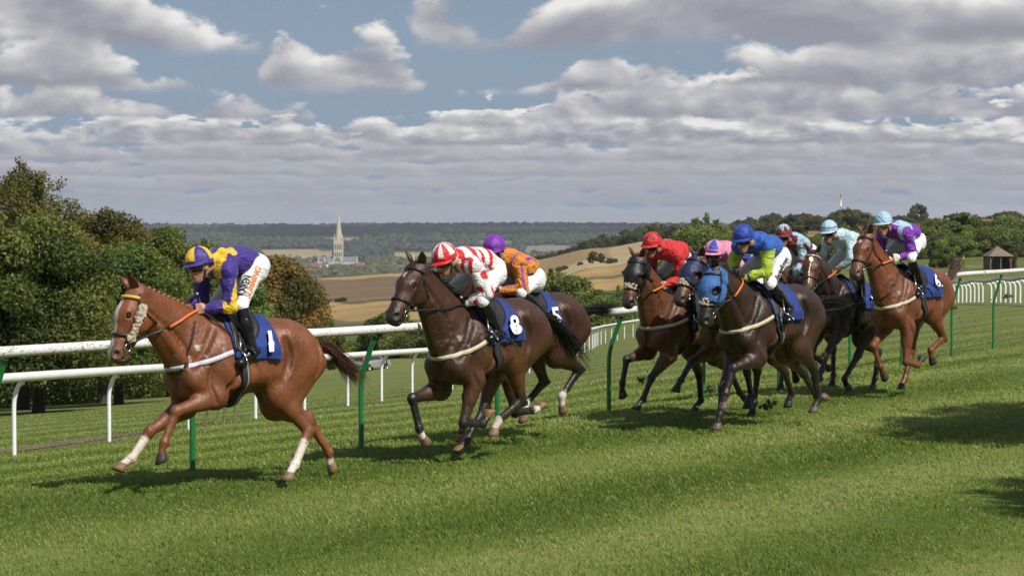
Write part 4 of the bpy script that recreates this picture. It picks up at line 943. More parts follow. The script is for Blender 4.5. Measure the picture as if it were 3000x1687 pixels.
        for j in range(4):                                                            # fist: knuckle out, tips curled back to the palm
            q = .036-.024*j; L = (.034, .038, .036, .029)[j]; k0 = pc+u*.016+up_*q-inn*.012; k1 = k0+u*L*.9+inn*.004; k2 = k1+inn*L*.95-u*.004; k3 = k2-u*L*.75+inn*.004
            f.cap(k0, k1, .0125, .0115, .008); f.cap(k1, k2, .0115, .0105, .006); f.cap(k2, k3, .0105, .009, .006)
        th0 = pc-u*.012+up_*.030+inn*.012; th1 = th0+up_*.016+u*.026+inn*.006; f.cap(th0, th1, .0135, .0125, .01); f.cap(th1, th1+u*.026+inn*.012-up_*.006, .0125, .010, .008)
    V, Q = f.mesh(); me = fastmesh('body', V, Q); C = np.tile([.46, .235, .155], (len(V), 1))
    r = V-hc; a, s_, u = r @ fw, r @ lf, r @ uh
    C *= (1+.06*vnoise(V, 60, 2))[:, None]
    lip = (np.abs(u+.086) < .008) & (a > .085) & (np.abs(s_) < .028); C[lip] = (.30, .10, .085)
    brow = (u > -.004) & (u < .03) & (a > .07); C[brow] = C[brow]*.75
    hair = (a < .015) & (u > -.035) & (np.linalg.norm(r, axis=1) < .14) & (np.abs(s_) < .075); C[hair] = (.05, .03, .02)
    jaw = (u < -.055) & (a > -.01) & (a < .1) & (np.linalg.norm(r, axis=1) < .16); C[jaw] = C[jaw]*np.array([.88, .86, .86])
    for k in 'LR':   # gloves
        g = {2: (.014, .013, .013), 9: (.70, .69, .66), 6: (.05, .032, .026)}.get(i)
        if g is not None:
            wr = W['el'+k]+(W['ha'+k]-W['el'+k])*.74; m = np.linalg.norm(V-W['ha'+k], axis=1) < .115; C[m] = g
    setcol(me, np.clip(C, 0, 1)); body = link('body', me, M_SKIN, root)
    # skull cap: silk dome and peak
    cc = hc+uh*.050-fw*.004; R = np.array([.134, .113, .118]); n1, n2 = 56, 16; VV, AZ, EL = [], [], []
    for q in range(n2+1):
        el = -.18+(math.pi/2+.18)*q/n2
        for k in range(n1):
            az = 2*math.pi*k/n1; d = np.array([math.cos(el)*math.cos(az), math.cos(el)*math.sin(az), math.sin(el)])
            low = -.30*(1-math.cos(az))*.5*(1-q/n2)**2; d[2] += low; rr = R*(1+.012*math.sin(az*9+q)*math.cos(el))
            VV.append(cc+Mh @ (d*rr)); AZ.append(az); EL.append(el)
    FF = [(q*n1+k, q*n1+(k+1) % n1, (q+1)*n1+(k+1) % n1, (q+1)*n1+k) for q in range(n2) for k in range(n1)]
    me = fastmesh('skull_cap', np.array(VV), np.array(FF)); setcol(me, np.clip(cap_colors(i, np.array(AZ), np.array(EL)), 0, 1)); cap_o = link('skull_cap', me, M_SATIN if i in (7, 8, 9) else M_CAP, root)
    pv, n3 = [], 17
    for k in range(n3):
        az = -1.25+2.5*k/(n3-1)
        for (ro, zz) in ((1.0, -.155), (1.30, -.30), (1.30, -.33), (.98, -.25)):
            ex = 1+(ro-1)*math.cos(az*.95)**1.0 if ro > 1 else ro
            d = np.array([math.cos(az)*ex, math.sin(az)*ex, zz]); pv.append(cc+Mh @ (d*R))
    pf = [(k*4+a_, k*4+(a_+1) % 4, (k+1)*4+(a_+1) % 4, (k+1)*4+a_) for k in range(n3-1) for a_ in range(4)]
    me = mixmesh('peak', pv, pf); pc_ = {1: PURPLE, 2: RED, 3: VIO, 4: RED, 5: PINK, 6: (.006, .035, .30), 7: MAR, 8: (.38, .58, .70), 9: (.36, .56, .72)}[i]
    setcol(me, np.tile(pc_, (len(pv), 1))); link('peak', me, M_CAP, cap_o)
    # dark brim band, goggles, chin strap
    gv = []; n4 = 21
    for k in range(n4):
        az = -1.25+2.5*k/(n4-1)
        for (z0, rr) in ((.016, 1.04), (.010, 1.15), (-.040, 1.14), (-.048, 1.03)):
            gv.append(hc+Mh @ np.array([.100*rr*math.cos(az), .080*rr*math.sin(az), z0-.012*math.exp(-(az/.25)**2)*(z0 < 0)*-1]))
    gf = [(k*4+a_, k*4+a_+1, (k+1)*4+a_+1, (k+1)*4+a_) for k in range(n4-1) for a_ in range(3)]
    gg = link('goggles', mixmesh('goggles', gv, gf), M_IRIDIUM if i == 9 else M_GOGGLE, root); md = gg.modifiers.new('s', 'SOLIDIFY'); md.thickness = .006
    th = np.linspace(-1.9, 1.9, 22); P = [hc+Mh @ np.array([-.005+.055*math.cos(q)**2*(1 if math.cos(q) > 0 else 0)*.3+.02, .076*math.sin(q), -.045-.078*max(0, math.cos(q))]) for q in th]
    MB().tube(P, .007, 5).build('chin_strap', M_BLACK, root)
    return root, W
# ================================================================ TERRAIN
RAIL_A = np.array([-2.99, 22.58]); RAIL_N = np.array([-.84, .54])
COLX = np.array([-1500, 500, 900, 1200, 1550, 1750, 1950, 2350, 2900, 4500], float)
COLZ = [
 [(240, -13), (500, -20), (1150, -24), (1800, -50), (2500, -68), (3500, -72), (5300, -70), (6600, -48), (8600, 2), (14000, -30)],
 [(240, -12), (500, -20), (1150, -24), (1800, -50), (2500, -68), (3500, -72), (5300, -70), (6600, -46), (8600, 3), (14000, -30)],
 [(240, -11), (500, -17.2), (800, -19.2), (1150, -20.9), (1300, -25), (1800, -50), (2500, -68), (3500, -72), (5300, -70), (6600, -42), (8600, 6), (14000, -30)],
 [(240, -10), (500, -16), (800, -17.5), (1150, -18.6), (1300, -22), (1800, -48), (2500, -66), (3500, -72), (5300, -70), (6600, -40), (8600, 8), (14000, -30)],
 [(240, -8), (500, -13), (800, -13.4), (1150, -12.9), (1350, -17), (2000, -46), (3000, -66), (5300, -66), (6600, -38), (8600, 8), (14000, -30)],
 [(240, -6.6), (500, -9.6), (800, -8.6), (1150, -7.2), (1400, -12), (2200, -40), (3500, -64), (5300, -62), (6600, -36), (8600, 8), (14000, -30)],
 [(240, -5.4), (500, -7.0), (800, -5), (1150, -2.9), (1500, -4), (3000, -36), (5300, -50), (6600, -34), (8600, 6), (14000, -30)],
 [(240, -3.6), (500, -4.2), (750, -1.8), (1000, -.2), (1500, 2.5), (3000, -12), (5300, -30), (6600, -25), (8600, 4), (14000, -30)],
 [(240, -2.9), (312, -3.0), (420, -2.6), (750, -1.2), (1100, 1.4), (1600, 3.5), (3000, -4), (5300, -20), (8600, 6), (14000, -30)],
 [(240, -2.4), (312, -2.6), (420, -2.2), (750, -1.0), (1100, 1.6), (1600, 3.8), (3000, -4), (5300, -20), (8600, 6), (14000, -30)]]
def ground(X, Y):
    X = np.atleast_1d(np.asarray(X, float)); Y = np.atleast_1d(np.asarray(Y, float)); d = np.hypot(X, Y)
    sx = 1500+7083*X/np.maximum(Y, 1e-3); sx = np.where(Y > 0, np.clip(sx, -1500, 4500), np.where(X < 0, -1500, 4500))
    s = np.maximum((X-RAIL_A[0])*RAIL_N[0]+(Y-RAIL_A[1])*RAIL_N[1]-.3, 0)
    k = np.interp(sx, [0, 1500, 1830, 2805, 2980], [.086, .090, .074, .049, .042])
    zn = -(k*s+.18*(1-np.exp(-s/3.0)))
    zf = np.zeros_like(X); cols = [np.interp(d, [q[0] for q in c], [q[1] for q in c]) for c in COLZ]
    j = np.clip(np.searchsorted(COLX, sx)-1, 0, len(COLX)-2); t = (sx-COLX[j])/(COLX[j+1]-COLX[j]); t = t*t*(3-2*t)
    M = np.array(cols); ii = np.arange(len(X)); zf = M[j, ii]*(1-t)+M[j+1, ii]*t
    zf = np.where(Y > 0, zf, 0)
    w = sstep(d, 150, 260); z = zn*(1-w)+zf*w
    z = np.where((Y < 5), z*sstep(Y, -30, 5)*1.0, z)
    far = sstep(d, 400, 1500); z = z+far*(1.6*np.sin(X*.004+1)*np.sin(d*.003)+.9*np.sin(X*.011+d*.006))
    return z
def gz(x, y): return float(ground(x, y)[0])
def at(px, d, py=None):
    """ground point on bearing px (1500 = due north, 7083 units per unit of distance) at distance d"""
    x = (px-1500)/7083*d; return (x, d, gz(x, d) if py is None else CAM_H-d*(py-670)/7083)

def polar_sheet(name, rings, azs):
    R, Aa = np.meshgrid(rings, azs, indexing='ij'); X = R*np.sin(Aa); Y = R*np.cos(Aa); Z = ground(X.ravel(), Y.ravel())
    V = np.c_[X.ravel(), Y.ravel(), Z]; n = len(azs)
    I = np.arange(len(rings)-1)[:, None]*n+np.arange(n-1)[None, :]
    Fq = np.stack([I, I+1, I+1+n, I+n], -1).reshape(-1, 4)[:, ::-1]
    return V, Fq

def mat_turf():
    m, N = mat_new('turf')
    g = N.n('ShaderNodeNewGeometry').outputs['Position']
    # mowing bands lie along the course
    rot = N.n('ShaderNodeMapping', {0: g, 'Rotation': (0, 0, -1.05)}, vector_type='POINT').outputs[0]
    st = N.n('ShaderNodeMapping', {0: rot, 'Scale': (.16, 1.0, 1.0)}).outputs[0]
    sx_ = N.n('ShaderNodeSeparateXYZ', {0: g}); vv = N.m('SUBTRACT', N.m('MULTIPLY', sx_.outputs[1], .54), N.m('MULTIPLY', sx_.outputs[0], .84))
    stripe = N.m('COSINE', N.m('MULTIPLY', N.m('ADD', N.m('SUBTRACT', vv, 8.7), N.m('MULTIPLY', N.m('SUBTRACT', N.noise(g, .5, 3, .5), .5), 1.2)), 1.963))
    band = N.m('ADD', N.m('MULTIPLY', N.noise(st, .55, 3, .5), .75), N.m('ADD', .125, N.m('MULTIPLY', stripe, .24))); clump = N.noise(g, 3.2, 4, .6); fine = N.noise(g, 55, 4, .7)
    stretch = N.n('ShaderNodeMapping', {0: g, 'Scale': (1.0, .35, 1.0)}).outputs[0]
    blade = N.noise(stretch, 95, 3, .75)
    t = N.m('ADD', N.m('MULTIPLY', band, .75), N.m('ADD', N.m('MULTIPLY', clump, .35), N.m('MULTIPLY', N.m('SUBTRACT', blade, .5), .55)))
    c = N.ramp(t, [(.30, (.075, .112, .012)), (.5, (.132, .178, .024)), (.66, (.20, .24, .048)), (.82, (.30, .32, .11))])
    far = N.ramp(N.noise(st, .9, 4, .6), [(.3, (.115, .140, .034)), (.7, (.20, .205, .068))])
    sep = N.n('ShaderNodeSeparateXYZ', {0: g}); c = N.mix(N.mr(sep.outputs[1], 33, 60, 0, .72), c, far)
    # bare worn ground beside the white rail
    ex = N.m('ADD', sep.outputs[0], 7.25); ey = N.m('SUBTRACT', sep.outputs[1], 40.3)
    dy = N.m('MULTIPLY', N.m('ADD', N.m('MULTIPLY', ex, .2), N.m('MULTIPLY', ey, .98)), .10); dx = N.m('MULTIPLY', N.m('SUBTRACT', N.m('MULTIPLY', ex, .98), N.m('MULTIPLY', ey, .2)), .55)
    rr = N.m('SQRT', N.m('ADD', N.m('MULTIPLY', dx, dx), N.m('MULTIPLY', dy, dy))); msk = N.mr(N.m('ADD', rr, N.m('MULTIPLY', N.m('SUBTRACT', N.noise(g, 1.6, 6, .7), .5), 1.3)), .30, .62, 1.0, 0.0)
    dirt = N.ramp(N.noise(g, 5, 5, .7), [(.3, (.13, .10, .055)), (.6, (.24, .19, .125)), (.75, (.34, .29, .22))])
    c = N.mix(msk, c, dirt)
    b = N.n('ShaderNodeBump', {'Height': N.m('ADD', blade, fine), 'Strength': .8, 'Distance': .03})
    bs = N.n('ShaderNodeBsdfPrincipled', {'Base Color': c, 'Roughness': .85, 'Specular IOR Level': .2, 'Normal': b.outputs[0]}); finish(N, bs.outputs[0]); return m
def mat_farm():
    m, N = mat_new('farmland')
    g = N.n('ShaderNodeNewGeometry').outputs['Position']; c = N.n('ShaderNodeVertexColor', layer_name='Col').outputs[0]
    mp = N.n('ShaderNodeMapping', {0: g, 'Scale': (.35, 1.0, 1.0), 'Rotation': (0, 0, .25)}).outputs[0]
    lines = N.n('ShaderNodeTexWave', {'Vector': mp, 'Scale': .018, 'Distortion': 3.0, 'Detail': 3.0, 'Detail Scale': 1.5}).outputs[0]
    n1 = N.noise(g, .02, 5, .6); n2 = N.noise(g, .3, 4, .6)
    c = N.mix(1.0, c, N.ramp(n1, [(.3, (.82, .82, .82)), (.7, (1.18, 1.16, 1.12))]), 'MULTIPLY')
    c = N.mix(.6, c, N.ramp(n2, [(.3, (.75, .75, .75)), (.7, (1.25, 1.25, 1.25))]), 'MULTIPLY')
    c = N.mix(.55, c, N.ramp(lines, [(0, (.80, .80, .80)), (.25, (1.05, 1.05, 1.05)), (1, (1.06, 1.05, 1.03))]), 'MULTIPLY')
    bs = N.n('ShaderNodeBsdfPrincipled', {'Base Color': c, 'Roughness': .95, 'Specular IOR Level': .1}); finish(N, bs.outputs[0]); return m
M_TURF = mat_turf(); M_FARM = mat_farm()
FRONT = np.radians(np.arange(-20, 20.01, .125)); BACK = np.radians(np.concatenate([np.arange(20.5, 180.1, 5.7), []]))
AZS = np.concatenate([-BACK[::-1], FRONT, BACK]); AZS = np.unique(np.round(AZS, 6))
def build_terrain():
    rings = np.concatenate([[.3, 2, 5, 9], np.arange(12, 60, .8), np.geomspace(60, 262, 60)])
    V, Fq = polar_sheet('turf', rings, AZS); V[:, 2] += .012*vnoise(V, 1.2, 3)*sstep(V[:, 1], 10, 16)
    tag(link('turf', fastmesh('turf', V, Fq), M_TURF), None, None, kind='structure')
    rings = np.concatenate([np.geomspace(255, 1400, 150), np.geomspace(1410, 14000, 90)])
    V, Fq = polar_sheet('farmland', rings, AZS); d = np.hypot(V[:, 0], V[:, 1]); sx = np.where(V[:, 1] > 0, 1500+7083*V[:, 0]/np.maximum(V[:, 1], 1), 4000)
    V[:, 2] -= .05*(d < 262)
    G = np.array; C = np.tile(G([.085, .105, .035]), (len(V), 1)); wob = 12*np.sin(sx*.012)+8*np.sin(sx*.031+1)
    def put(m, c): C[m] = c
    de = d+wob*2
    right = sx > 2430
    put((d < 430) & right, (.115, .14, .040)); put((d < 430) & right & (np.abs(d-352+.1*(sx-2700)) < 6), (.19, .19, .08))
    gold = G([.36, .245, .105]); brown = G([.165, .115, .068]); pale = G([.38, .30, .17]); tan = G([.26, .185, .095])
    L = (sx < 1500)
    put((de > 500) & (de < 640) & L, gold*.95); put((de > 470) & (de < 500) & L, (.15, .125, .06)); put((de >= 640) & (de < 1075) & L, brown); put((de >= 1075) & (de < 1190) & L, gold)  # brown is stubble with cloud shade painted into its colour, gold its lit edges
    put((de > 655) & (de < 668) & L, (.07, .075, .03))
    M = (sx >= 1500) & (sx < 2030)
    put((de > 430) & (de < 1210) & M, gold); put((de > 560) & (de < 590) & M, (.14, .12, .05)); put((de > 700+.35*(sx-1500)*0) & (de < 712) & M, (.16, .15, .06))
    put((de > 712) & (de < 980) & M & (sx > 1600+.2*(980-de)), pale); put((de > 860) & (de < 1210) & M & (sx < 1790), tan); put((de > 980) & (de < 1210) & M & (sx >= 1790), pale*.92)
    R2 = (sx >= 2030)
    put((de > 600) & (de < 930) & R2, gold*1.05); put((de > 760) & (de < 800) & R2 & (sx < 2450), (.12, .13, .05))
    put((d > 1200) & (d < 5400), (.055, .07, .03)); put((d >= 5400), (.035, .045, .025))
    def patch(x0, x1, d0, d1, c): put((sx > x0+6*np.sin(d*.01)) & (sx < x1+8*np.sin(d*.013)) & (d > d0+90*np.sin(sx*.02)) & (d < d1+70*np.sin(sx*.017)), c)
    patch(760, 985, 5500, 6150, pale*.8); patch(895, 1065, 6850, 7450, pale*.75); patch(1145, 1290, 5500, 5900, pale*.8); patch(540, 730, 6900, 7200, (.12, .13, .06)); patch(430, 700, 7600, 7800, (.20, .17, .10))
    patch(1150, 1320, 6300, 6600, (.15, .15, .085)); patch(1400, 1500, 6350, 6900, (.14, .16, .07)); patch(1530, 1720, 5600, 6300, (.20, .19, .12)); patch(1560, 1780, 6900, 7150, pale*.7); patch(1880, 2000, 6600, 6900, pale*.6)
    put((d > 1250) & (d < 3000) & (sx > 2030), (.06, .075, .03)); 
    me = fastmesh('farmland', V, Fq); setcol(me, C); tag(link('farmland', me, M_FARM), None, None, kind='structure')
build_terrain()

# ---------------------------------------------------------------- running rails
M_RAILW = None
def mat_rail(dirty):
    m, N = mat_new('white_rail_'+('muddy' if dirty else 'clean')); g = N.n('ShaderNodeTexCoord').outputs['Object']
    c = N.ramp(N.noise(g, 3, 4, .6), [(.3, (.68, .67, .64)), (.7, (.80, .79, .77))])
    if dirty:
        mp = N.n('ShaderNodeMapping', {0: g, 'Scale': (1, 1, 1.6)}).outputs[0]
        fl = N.mr(N.noise(mp, 26, 4, .8), .545, .60, 0, 1); pt = N.mr(N.noise(g, 1.7, 3, .6), .36, .56, .15, 1.0)
        c = N.mix(N.m('MULTIPLY', fl, pt), c, (.13, .085, .05)); c = N.mix(N.mr(N.noise(mp, 9, 5, .7), .55, .8, 0, .35), c, (.36, .30, .22))
    bs = N.n('ShaderNodeBsdfPrincipled', {'Base Color': c, 'Roughness': .38, 'Specular IOR Level': .5}); finish(N, bs.outputs[0]); return m
M_RAIL = mat_rail(True); M_RAIL2 = mat_rail(False)
M_GREENP = simple('green_post_paint', (.012, .16, .040), .35, .5, var=.15, vscale=6, coat=.2)
M_WPOST = simple('white_post_paint', (.78, .78, .79), .4, .5, var=.06, vscale=8)
M_GREYR = simple('grey_rail_plastic', (.34, .35, .38), .4, .5, var=.08)
def rail_posts(root, bases, rails, r, mat, lean_frac=.60, n=8, share=None):
    for b, q in zip(bases, rails):
        b = np.asarray(b, float); off = np.asarray(q, float)-b; h = off[2]
        pts = [(0, 0, -.15), (0, 0, h*.3), (0, 0, h*lean_frac), (off[0]*.12, off[1]*.12, h*(lean_frac+.14)), (off[0]*.45, off[1]*.45, h*(lean_frac+.28)), (off[0]*.92, off[1]*.92, h*.985)]
        MB().tube(curve_pts(pts, 4), r, n).build('post', mat, root, loc=tuple(b))
def build_rails():
    posts = [(-7.2, 15.9), (-5.8, 18.1), (-4.4, 20.35), (-2.99, 22.58), (-1.55, 24.8), (-.166, 27.3), (1.22, 30.4), (2.69, 33.9), (4.14, 37.5), (5.75, 41.1), (7.21, 44.7), (8.9, 48.9), (10.42, 52.3), (12.0, 55.6), (13.7, 58.9), (15.5, 62.2), (17.4, 65.4)]
    hs = [1.23]*7+[1.25, 1.27, 1.29, 1.31, 1.34, 1.335, 1.34, 1.36, 1.37, 1.38]
    root = empty('running_rail', (posts[3][0], posts[3][1], 0)); tag(root, 'mud-splashed white running rail on curved green posts beside the horses', 'rail')
    P = np.array([(x, y, gz(x, y)) for x, y in posts]); T = np.gradient(P[:, :2], axis=0); T /= np.linalg.norm(T, axis=1)[:, None]
    Nn = np.c_[T[:, 1], -T[:, 0]]; Q = P.copy(); Q[:, :2] += Nn*.19; Q[:, 2] = np.array(hs)
    b = np.array(root.location)
    MB().tube(curve_pts(Q, 6)-b, .047, 14).build('rail', M_RAIL, root)
    Qb = Q.copy(); Qb[:, 2] -= .045; rail_posts(root, P-b, Qb-b, .0275, M_GREENP, .52, 12)
    for k in range(len(Q)-1):
        m_ = Q[k]*.45+Q[k+1]*.55; dv = nrm(Q[k+1]-Q[k]); MB().tube([m_-b-dv*.09, m_-b+dv*.09], .0495, 14).build('joint_sleeve', M_RAIL, root)
    # outer white rail, lower down the slope
    pts2 = [(-9.3, 27.2), (-8.2, 31), (-7.2, 34.9), (-6.46, 38.7), (-5.8, 43.3), (-5.1, 48), (-4.4, 51.2), (-3.7, 54.4), (-3.1, 57.4), (-2.5, 60.5)]
    for t in np.linspace(0, 1, 34)[1:]:
        c = curve_pts([(-2.5, 60.5), (-.4, 78), (1.9, 100), (4.2, 130), (5.6, 152), (8.2, 167), (13, 176), (19, 178)], 20); k = t*(len(c)-1); pts2.append(tuple(c[int(k)]))
    P = np.array([(x, y, gz(x, y)) for x, y in pts2]); T = np.gradient(P[:, :2], axis=0); T /= np.linalg.norm(T, axis=1)[:, None]; Nn = np.c_[T[:, 1], -T[:, 0]]; Q = P.copy(); Q[:, :2] += Nn*.17; Q[:, 2] += 1.15
    root = empty('running_rail', tuple(P[2])); tag(root, 'clean thick white rail on white posts lower down the slope', 'rail'); b = np.array(root.location)
    MB().tube(curve_pts(Q, 4)-b, .068, 12).build('rail', M_RAIL2, root); Qb = Q.copy(); Qb[:, 2] -= .06; rail_posts(root, P-b, Qb-b, .033, M_WPOST, .66, 8)
    # far white posts with a grey rail, right
    c = curve_pts([(27.7, 158), (27.2, 150), (26.5, 140), (25.7, 130), (24.7, 118), (23.5, 106), (22.3, 95)], 30); L = np.r_[0, np.cumsum(np.linalg.norm(np.diff(c, axis=0), axis=1))]
    ts = np.arange(0, L[-1], 2.05); pts3 = [(np.interp(t, L, c[:, 0]), np.interp(t, L, c[:, 1])) for j, t in enumerate(ts) if j != 13]
    P = np.array([(x, y, gz(x, y)) for x, y in pts3]); T = np.gradient(P[:, :2], axis=0); T /= np.linalg.norm(T, axis=1)[:, None]; Nn = np.c_[-T[:, 1], T[:, 0]]*-1; Q = P.copy(); Q[:, :2] -= np.abs(Nn)*np.array([.25, .0]); Q[:, 2] += 1.16+.05*np.sin(np.arange(len(P))*1.3)
    root = empty('running_rail', tuple(P[3])); tag(root, 'far row of short white posts under a wavy grey rail', 'rail'); b = np.array(root.location)
    MB().tube(curve_pts(Q, 4)-b, .085, 10).build('rail', M_GREYR, root); Qb = Q.copy(); Qb[:, 2] -= .11; rail_posts(root, P-b, Qb-b, .055, M_WPOST, .72, 7)
build_rails()

# ================================================================ TREES
def mat_leaf(name, c0, c1, c2, trans=.34):
    m, N = mat_new(name); oi = N.n('ShaderNodeObjectInfo'); g = N.n('ShaderNodeNewGeometry'); at_ = N.n('ShaderNodeVertexColor', layer_name='Col').outputs[0]
    f = N.n('ShaderNodeSeparateColor', {0: at_}).outputs[0]
    c = N.ramp(f, [(0.0, c0), (.55, c1), (1.0, c2)])
    hv = N.n('ShaderNodeHueSaturation', {'Color': c, 'Hue': N.mr(oi.outputs['Random'], 0, 1, .485, .515), 'Value': N.mr(oi.outputs['Random'], 0, 1, .82, 1.18)}).outputs[0]
    d = N.n('ShaderNodeBsdfPrincipled', {'Base Color': hv, 'Roughness': .55, 'Specular IOR Level': .25})
    t = N.n('ShaderNodeBsdfTranslucent', {'Color': N.mix(1., hv, (1.25, 1.35, .6), 'MULTIPLY')})
    mx = N.n('ShaderNodeMixShader', {0: trans, 1: d.outputs[0], 2: t.outputs[0]}); finish(N, mx.outputs[0]); return m
L_OAK = mat_leaf('oak_leaves', (0.044, 0.073, 0.020), (0.111, 0.152, 0.035), (0.259, 0.282, 0.068))
L_GOLD = mat_leaf('turning_leaves', (.060, .062, .016), (.135, .118, .028), (.235, .185, .05))  #(0.101, 0.091, 0.021), (0.263, 0.202, 0.036), (0.443, 0.302, 0.060))
L_RUST = mat_leaf('rusty_leaves', (0.070, 0.070, 0.021), (0.151, 0.131, 0.036), (0.343, 0.172, 0.060))
L_BUSH = mat_leaf('bush_leaves', (0.060, 0.091, 0.025), (0.151, 0.186, 0.048), (0.293, 0.302, 0.091))
L_FAR = mat_leaf('far_tree_leaves', (0.044, 0.056, 0.021), (0.091, 0.100, 0.032), (0.155, 0.147, 0.051), .15)
L_BLUE = mat_leaf('distant_wood_leaves', (0.017, 0.025, 0.014), (0.031, 0.040, 0.019), (0.053, 0.060, 0.027), .1)
M_BARK = simple('bark', (.055, .042, .032), .9, .2, var=.3, vscale=6, bump=.8, bscale=18)

def leaf_cloud(clusters, n, size, rng, up_bias=.35, col_top=True):
    """n leaf quads spread over a set of ellipsoid clumps; more on their outer skins"""
    W = np.array([c[3]*c[4]*c[5] for c in clusters])**.92; W /= W.sum(); k = rng.choice(len(clusters), n, p=W); Cc = np.array(clusters)[k]
    dr = rng.normal(size=(n, 3)); dr /= np.linalg.norm(dr, axis=1)[:, None]; rad = rng.random(n)**.30
    rad = np.where(rng.random(n) < .12, rad*1.18, rad)
    P = Cc[:, :3]+dr*rad[:, None]*Cc[:, 3:6]
    nm = dr*.55+rng.normal(size=(n, 3))*.55+np.array([0, 0, up_bias]); nm /= np.linalg.norm(nm, axis=1)[:, None]
    a = np.cross(nm, rng.normal(size=(n, 3))); a /= np.linalg.norm(a, axis=1)[:, None]+1e-9; b = np.cross(nm, a)
    s = size*(.6+.8*rng.random(n))[:, None]
    V = np.stack([P-a*s*.9-b*s*.35, P+b*s*.75+nm*s*.15, P+a*s*.95-b*s*.3], 1).reshape(-1, 3)
    F = np.arange(3*n).reshape(-1, 3)
    tone = .30+.36*rng.random(n)+.13*rng.normal(size=n)+.70*(Cc[:, 6]-.5)
    C = np.repeat(np.clip(tone, 0, 1), 3)[:, None]*np.ones((1, 3)); return V, F, C
def crown_clusters(rng, w, h, z0, n, squash=.8, shape='round'):
    out = []
    for i in range(n):
        u = (i+.5)/n; zz = z0+(h-z0)*(.05+.92*u**.85)
        t = (zz-z0)/(h-z0); prof = math.sqrt(max(0.03, 1-(2*t*.92-.78)**2*(1 if t > .42 else .75))) if shape == 'round' else (1-t)**.6+.08
        th = rng.random()*6.283+i*2.4; rr = w/2*prof*(.35+.62*math.sqrt(rng.random())); cr = w*(.095+.085*rng.random())*(.75+.4*prof)
        out.append((math.cos(th)*rr, math.sin(th)*rr, zz-cr*.3, cr, cr, cr*squash*(.8+.3*rng.random()), rng.random()))
    return out
TREE_PROTO = {}
def tree_mesh(key, w, h, z0, ncl, nleaf, size, seed, shape='round', sprigs=0, trunk=True, squash=.8):
    if key in TREE_PROTO: return TREE_PROTO[key]
    rng = np.random.default_rng(seed); cl = crown_clusters(rng, w, h*.97, z0, ncl, squash, shape)
    for i in range(sprigs):      # thin shoots that break the outline
        c = cl[rng.integers(len(cl)//2, len(cl))]; dirv = np.array([rng.normal()*.6, rng.normal()*.6, 1.0]); dirv /= np.linalg.norm(dirv); L = h*rng.uniform(.02, .055)
        for t in np.linspace(.2, 1, 5): q = np.array(c[:3])+dirv*(c[5]*.9+L*t); cl.append((*q, w*.03, w*.03, h*.022, rng.random()))
    V, F, C = leaf_cloud(cl, nleaf, size, rng); me = fastmesh('crown', V, F); setcol(me, C)
    mb = MB(); tr = max(.04, h*.028)
    mb.tube([(0, 0, -.3), (0.02*h*.2, 0, z0*.5), (.03*h*.3, .02*h*.2, z0+.25*(h-z0)), (0, .02*h, z0+.6*(h-z0))], [tr*1.35, tr, tr*.75, tr*.3], 8)
    for c in cl[::max(1, len(cl)//9)]: mb.tube([(.02*h*.3, 0, z0+.12*(h-z0)), (c[0]*.45, c[1]*.45, (z0+c[2])*.52), c[:3]], [tr*.5, tr*.32, tr*.08], 5)
    tm = mb.mesh('trunk'); TREE_PROTO[key] = (me, tm); return TREE_PROTO[key]
def tree(name, key, loc, label, cat, mat, scale=(1, 1, 1), rz=0., group=None, spec=None):
    me, tm = tree_mesh(key, **spec) if spec else TREE_PROTO[key]
    root = empty(name, loc, rz); root.scale = scale; tag(root, label, cat, group)
    c = bpy.data.objects.new('crown', me); COL.objects.link(c); c.parent = root
    if len(me.materials) == 0: me.materials.append(mat)
    c.material_slots[0].link = 'OBJECT'; c.material_slots[0].material = mat
    if tm is not None:
        t = bpy.data.objects.new('trunk', tm); COL.objects.link(t); t.parent = root
        if len(tm.materials) == 0: tm.materials.append(M_BARK)
    return root
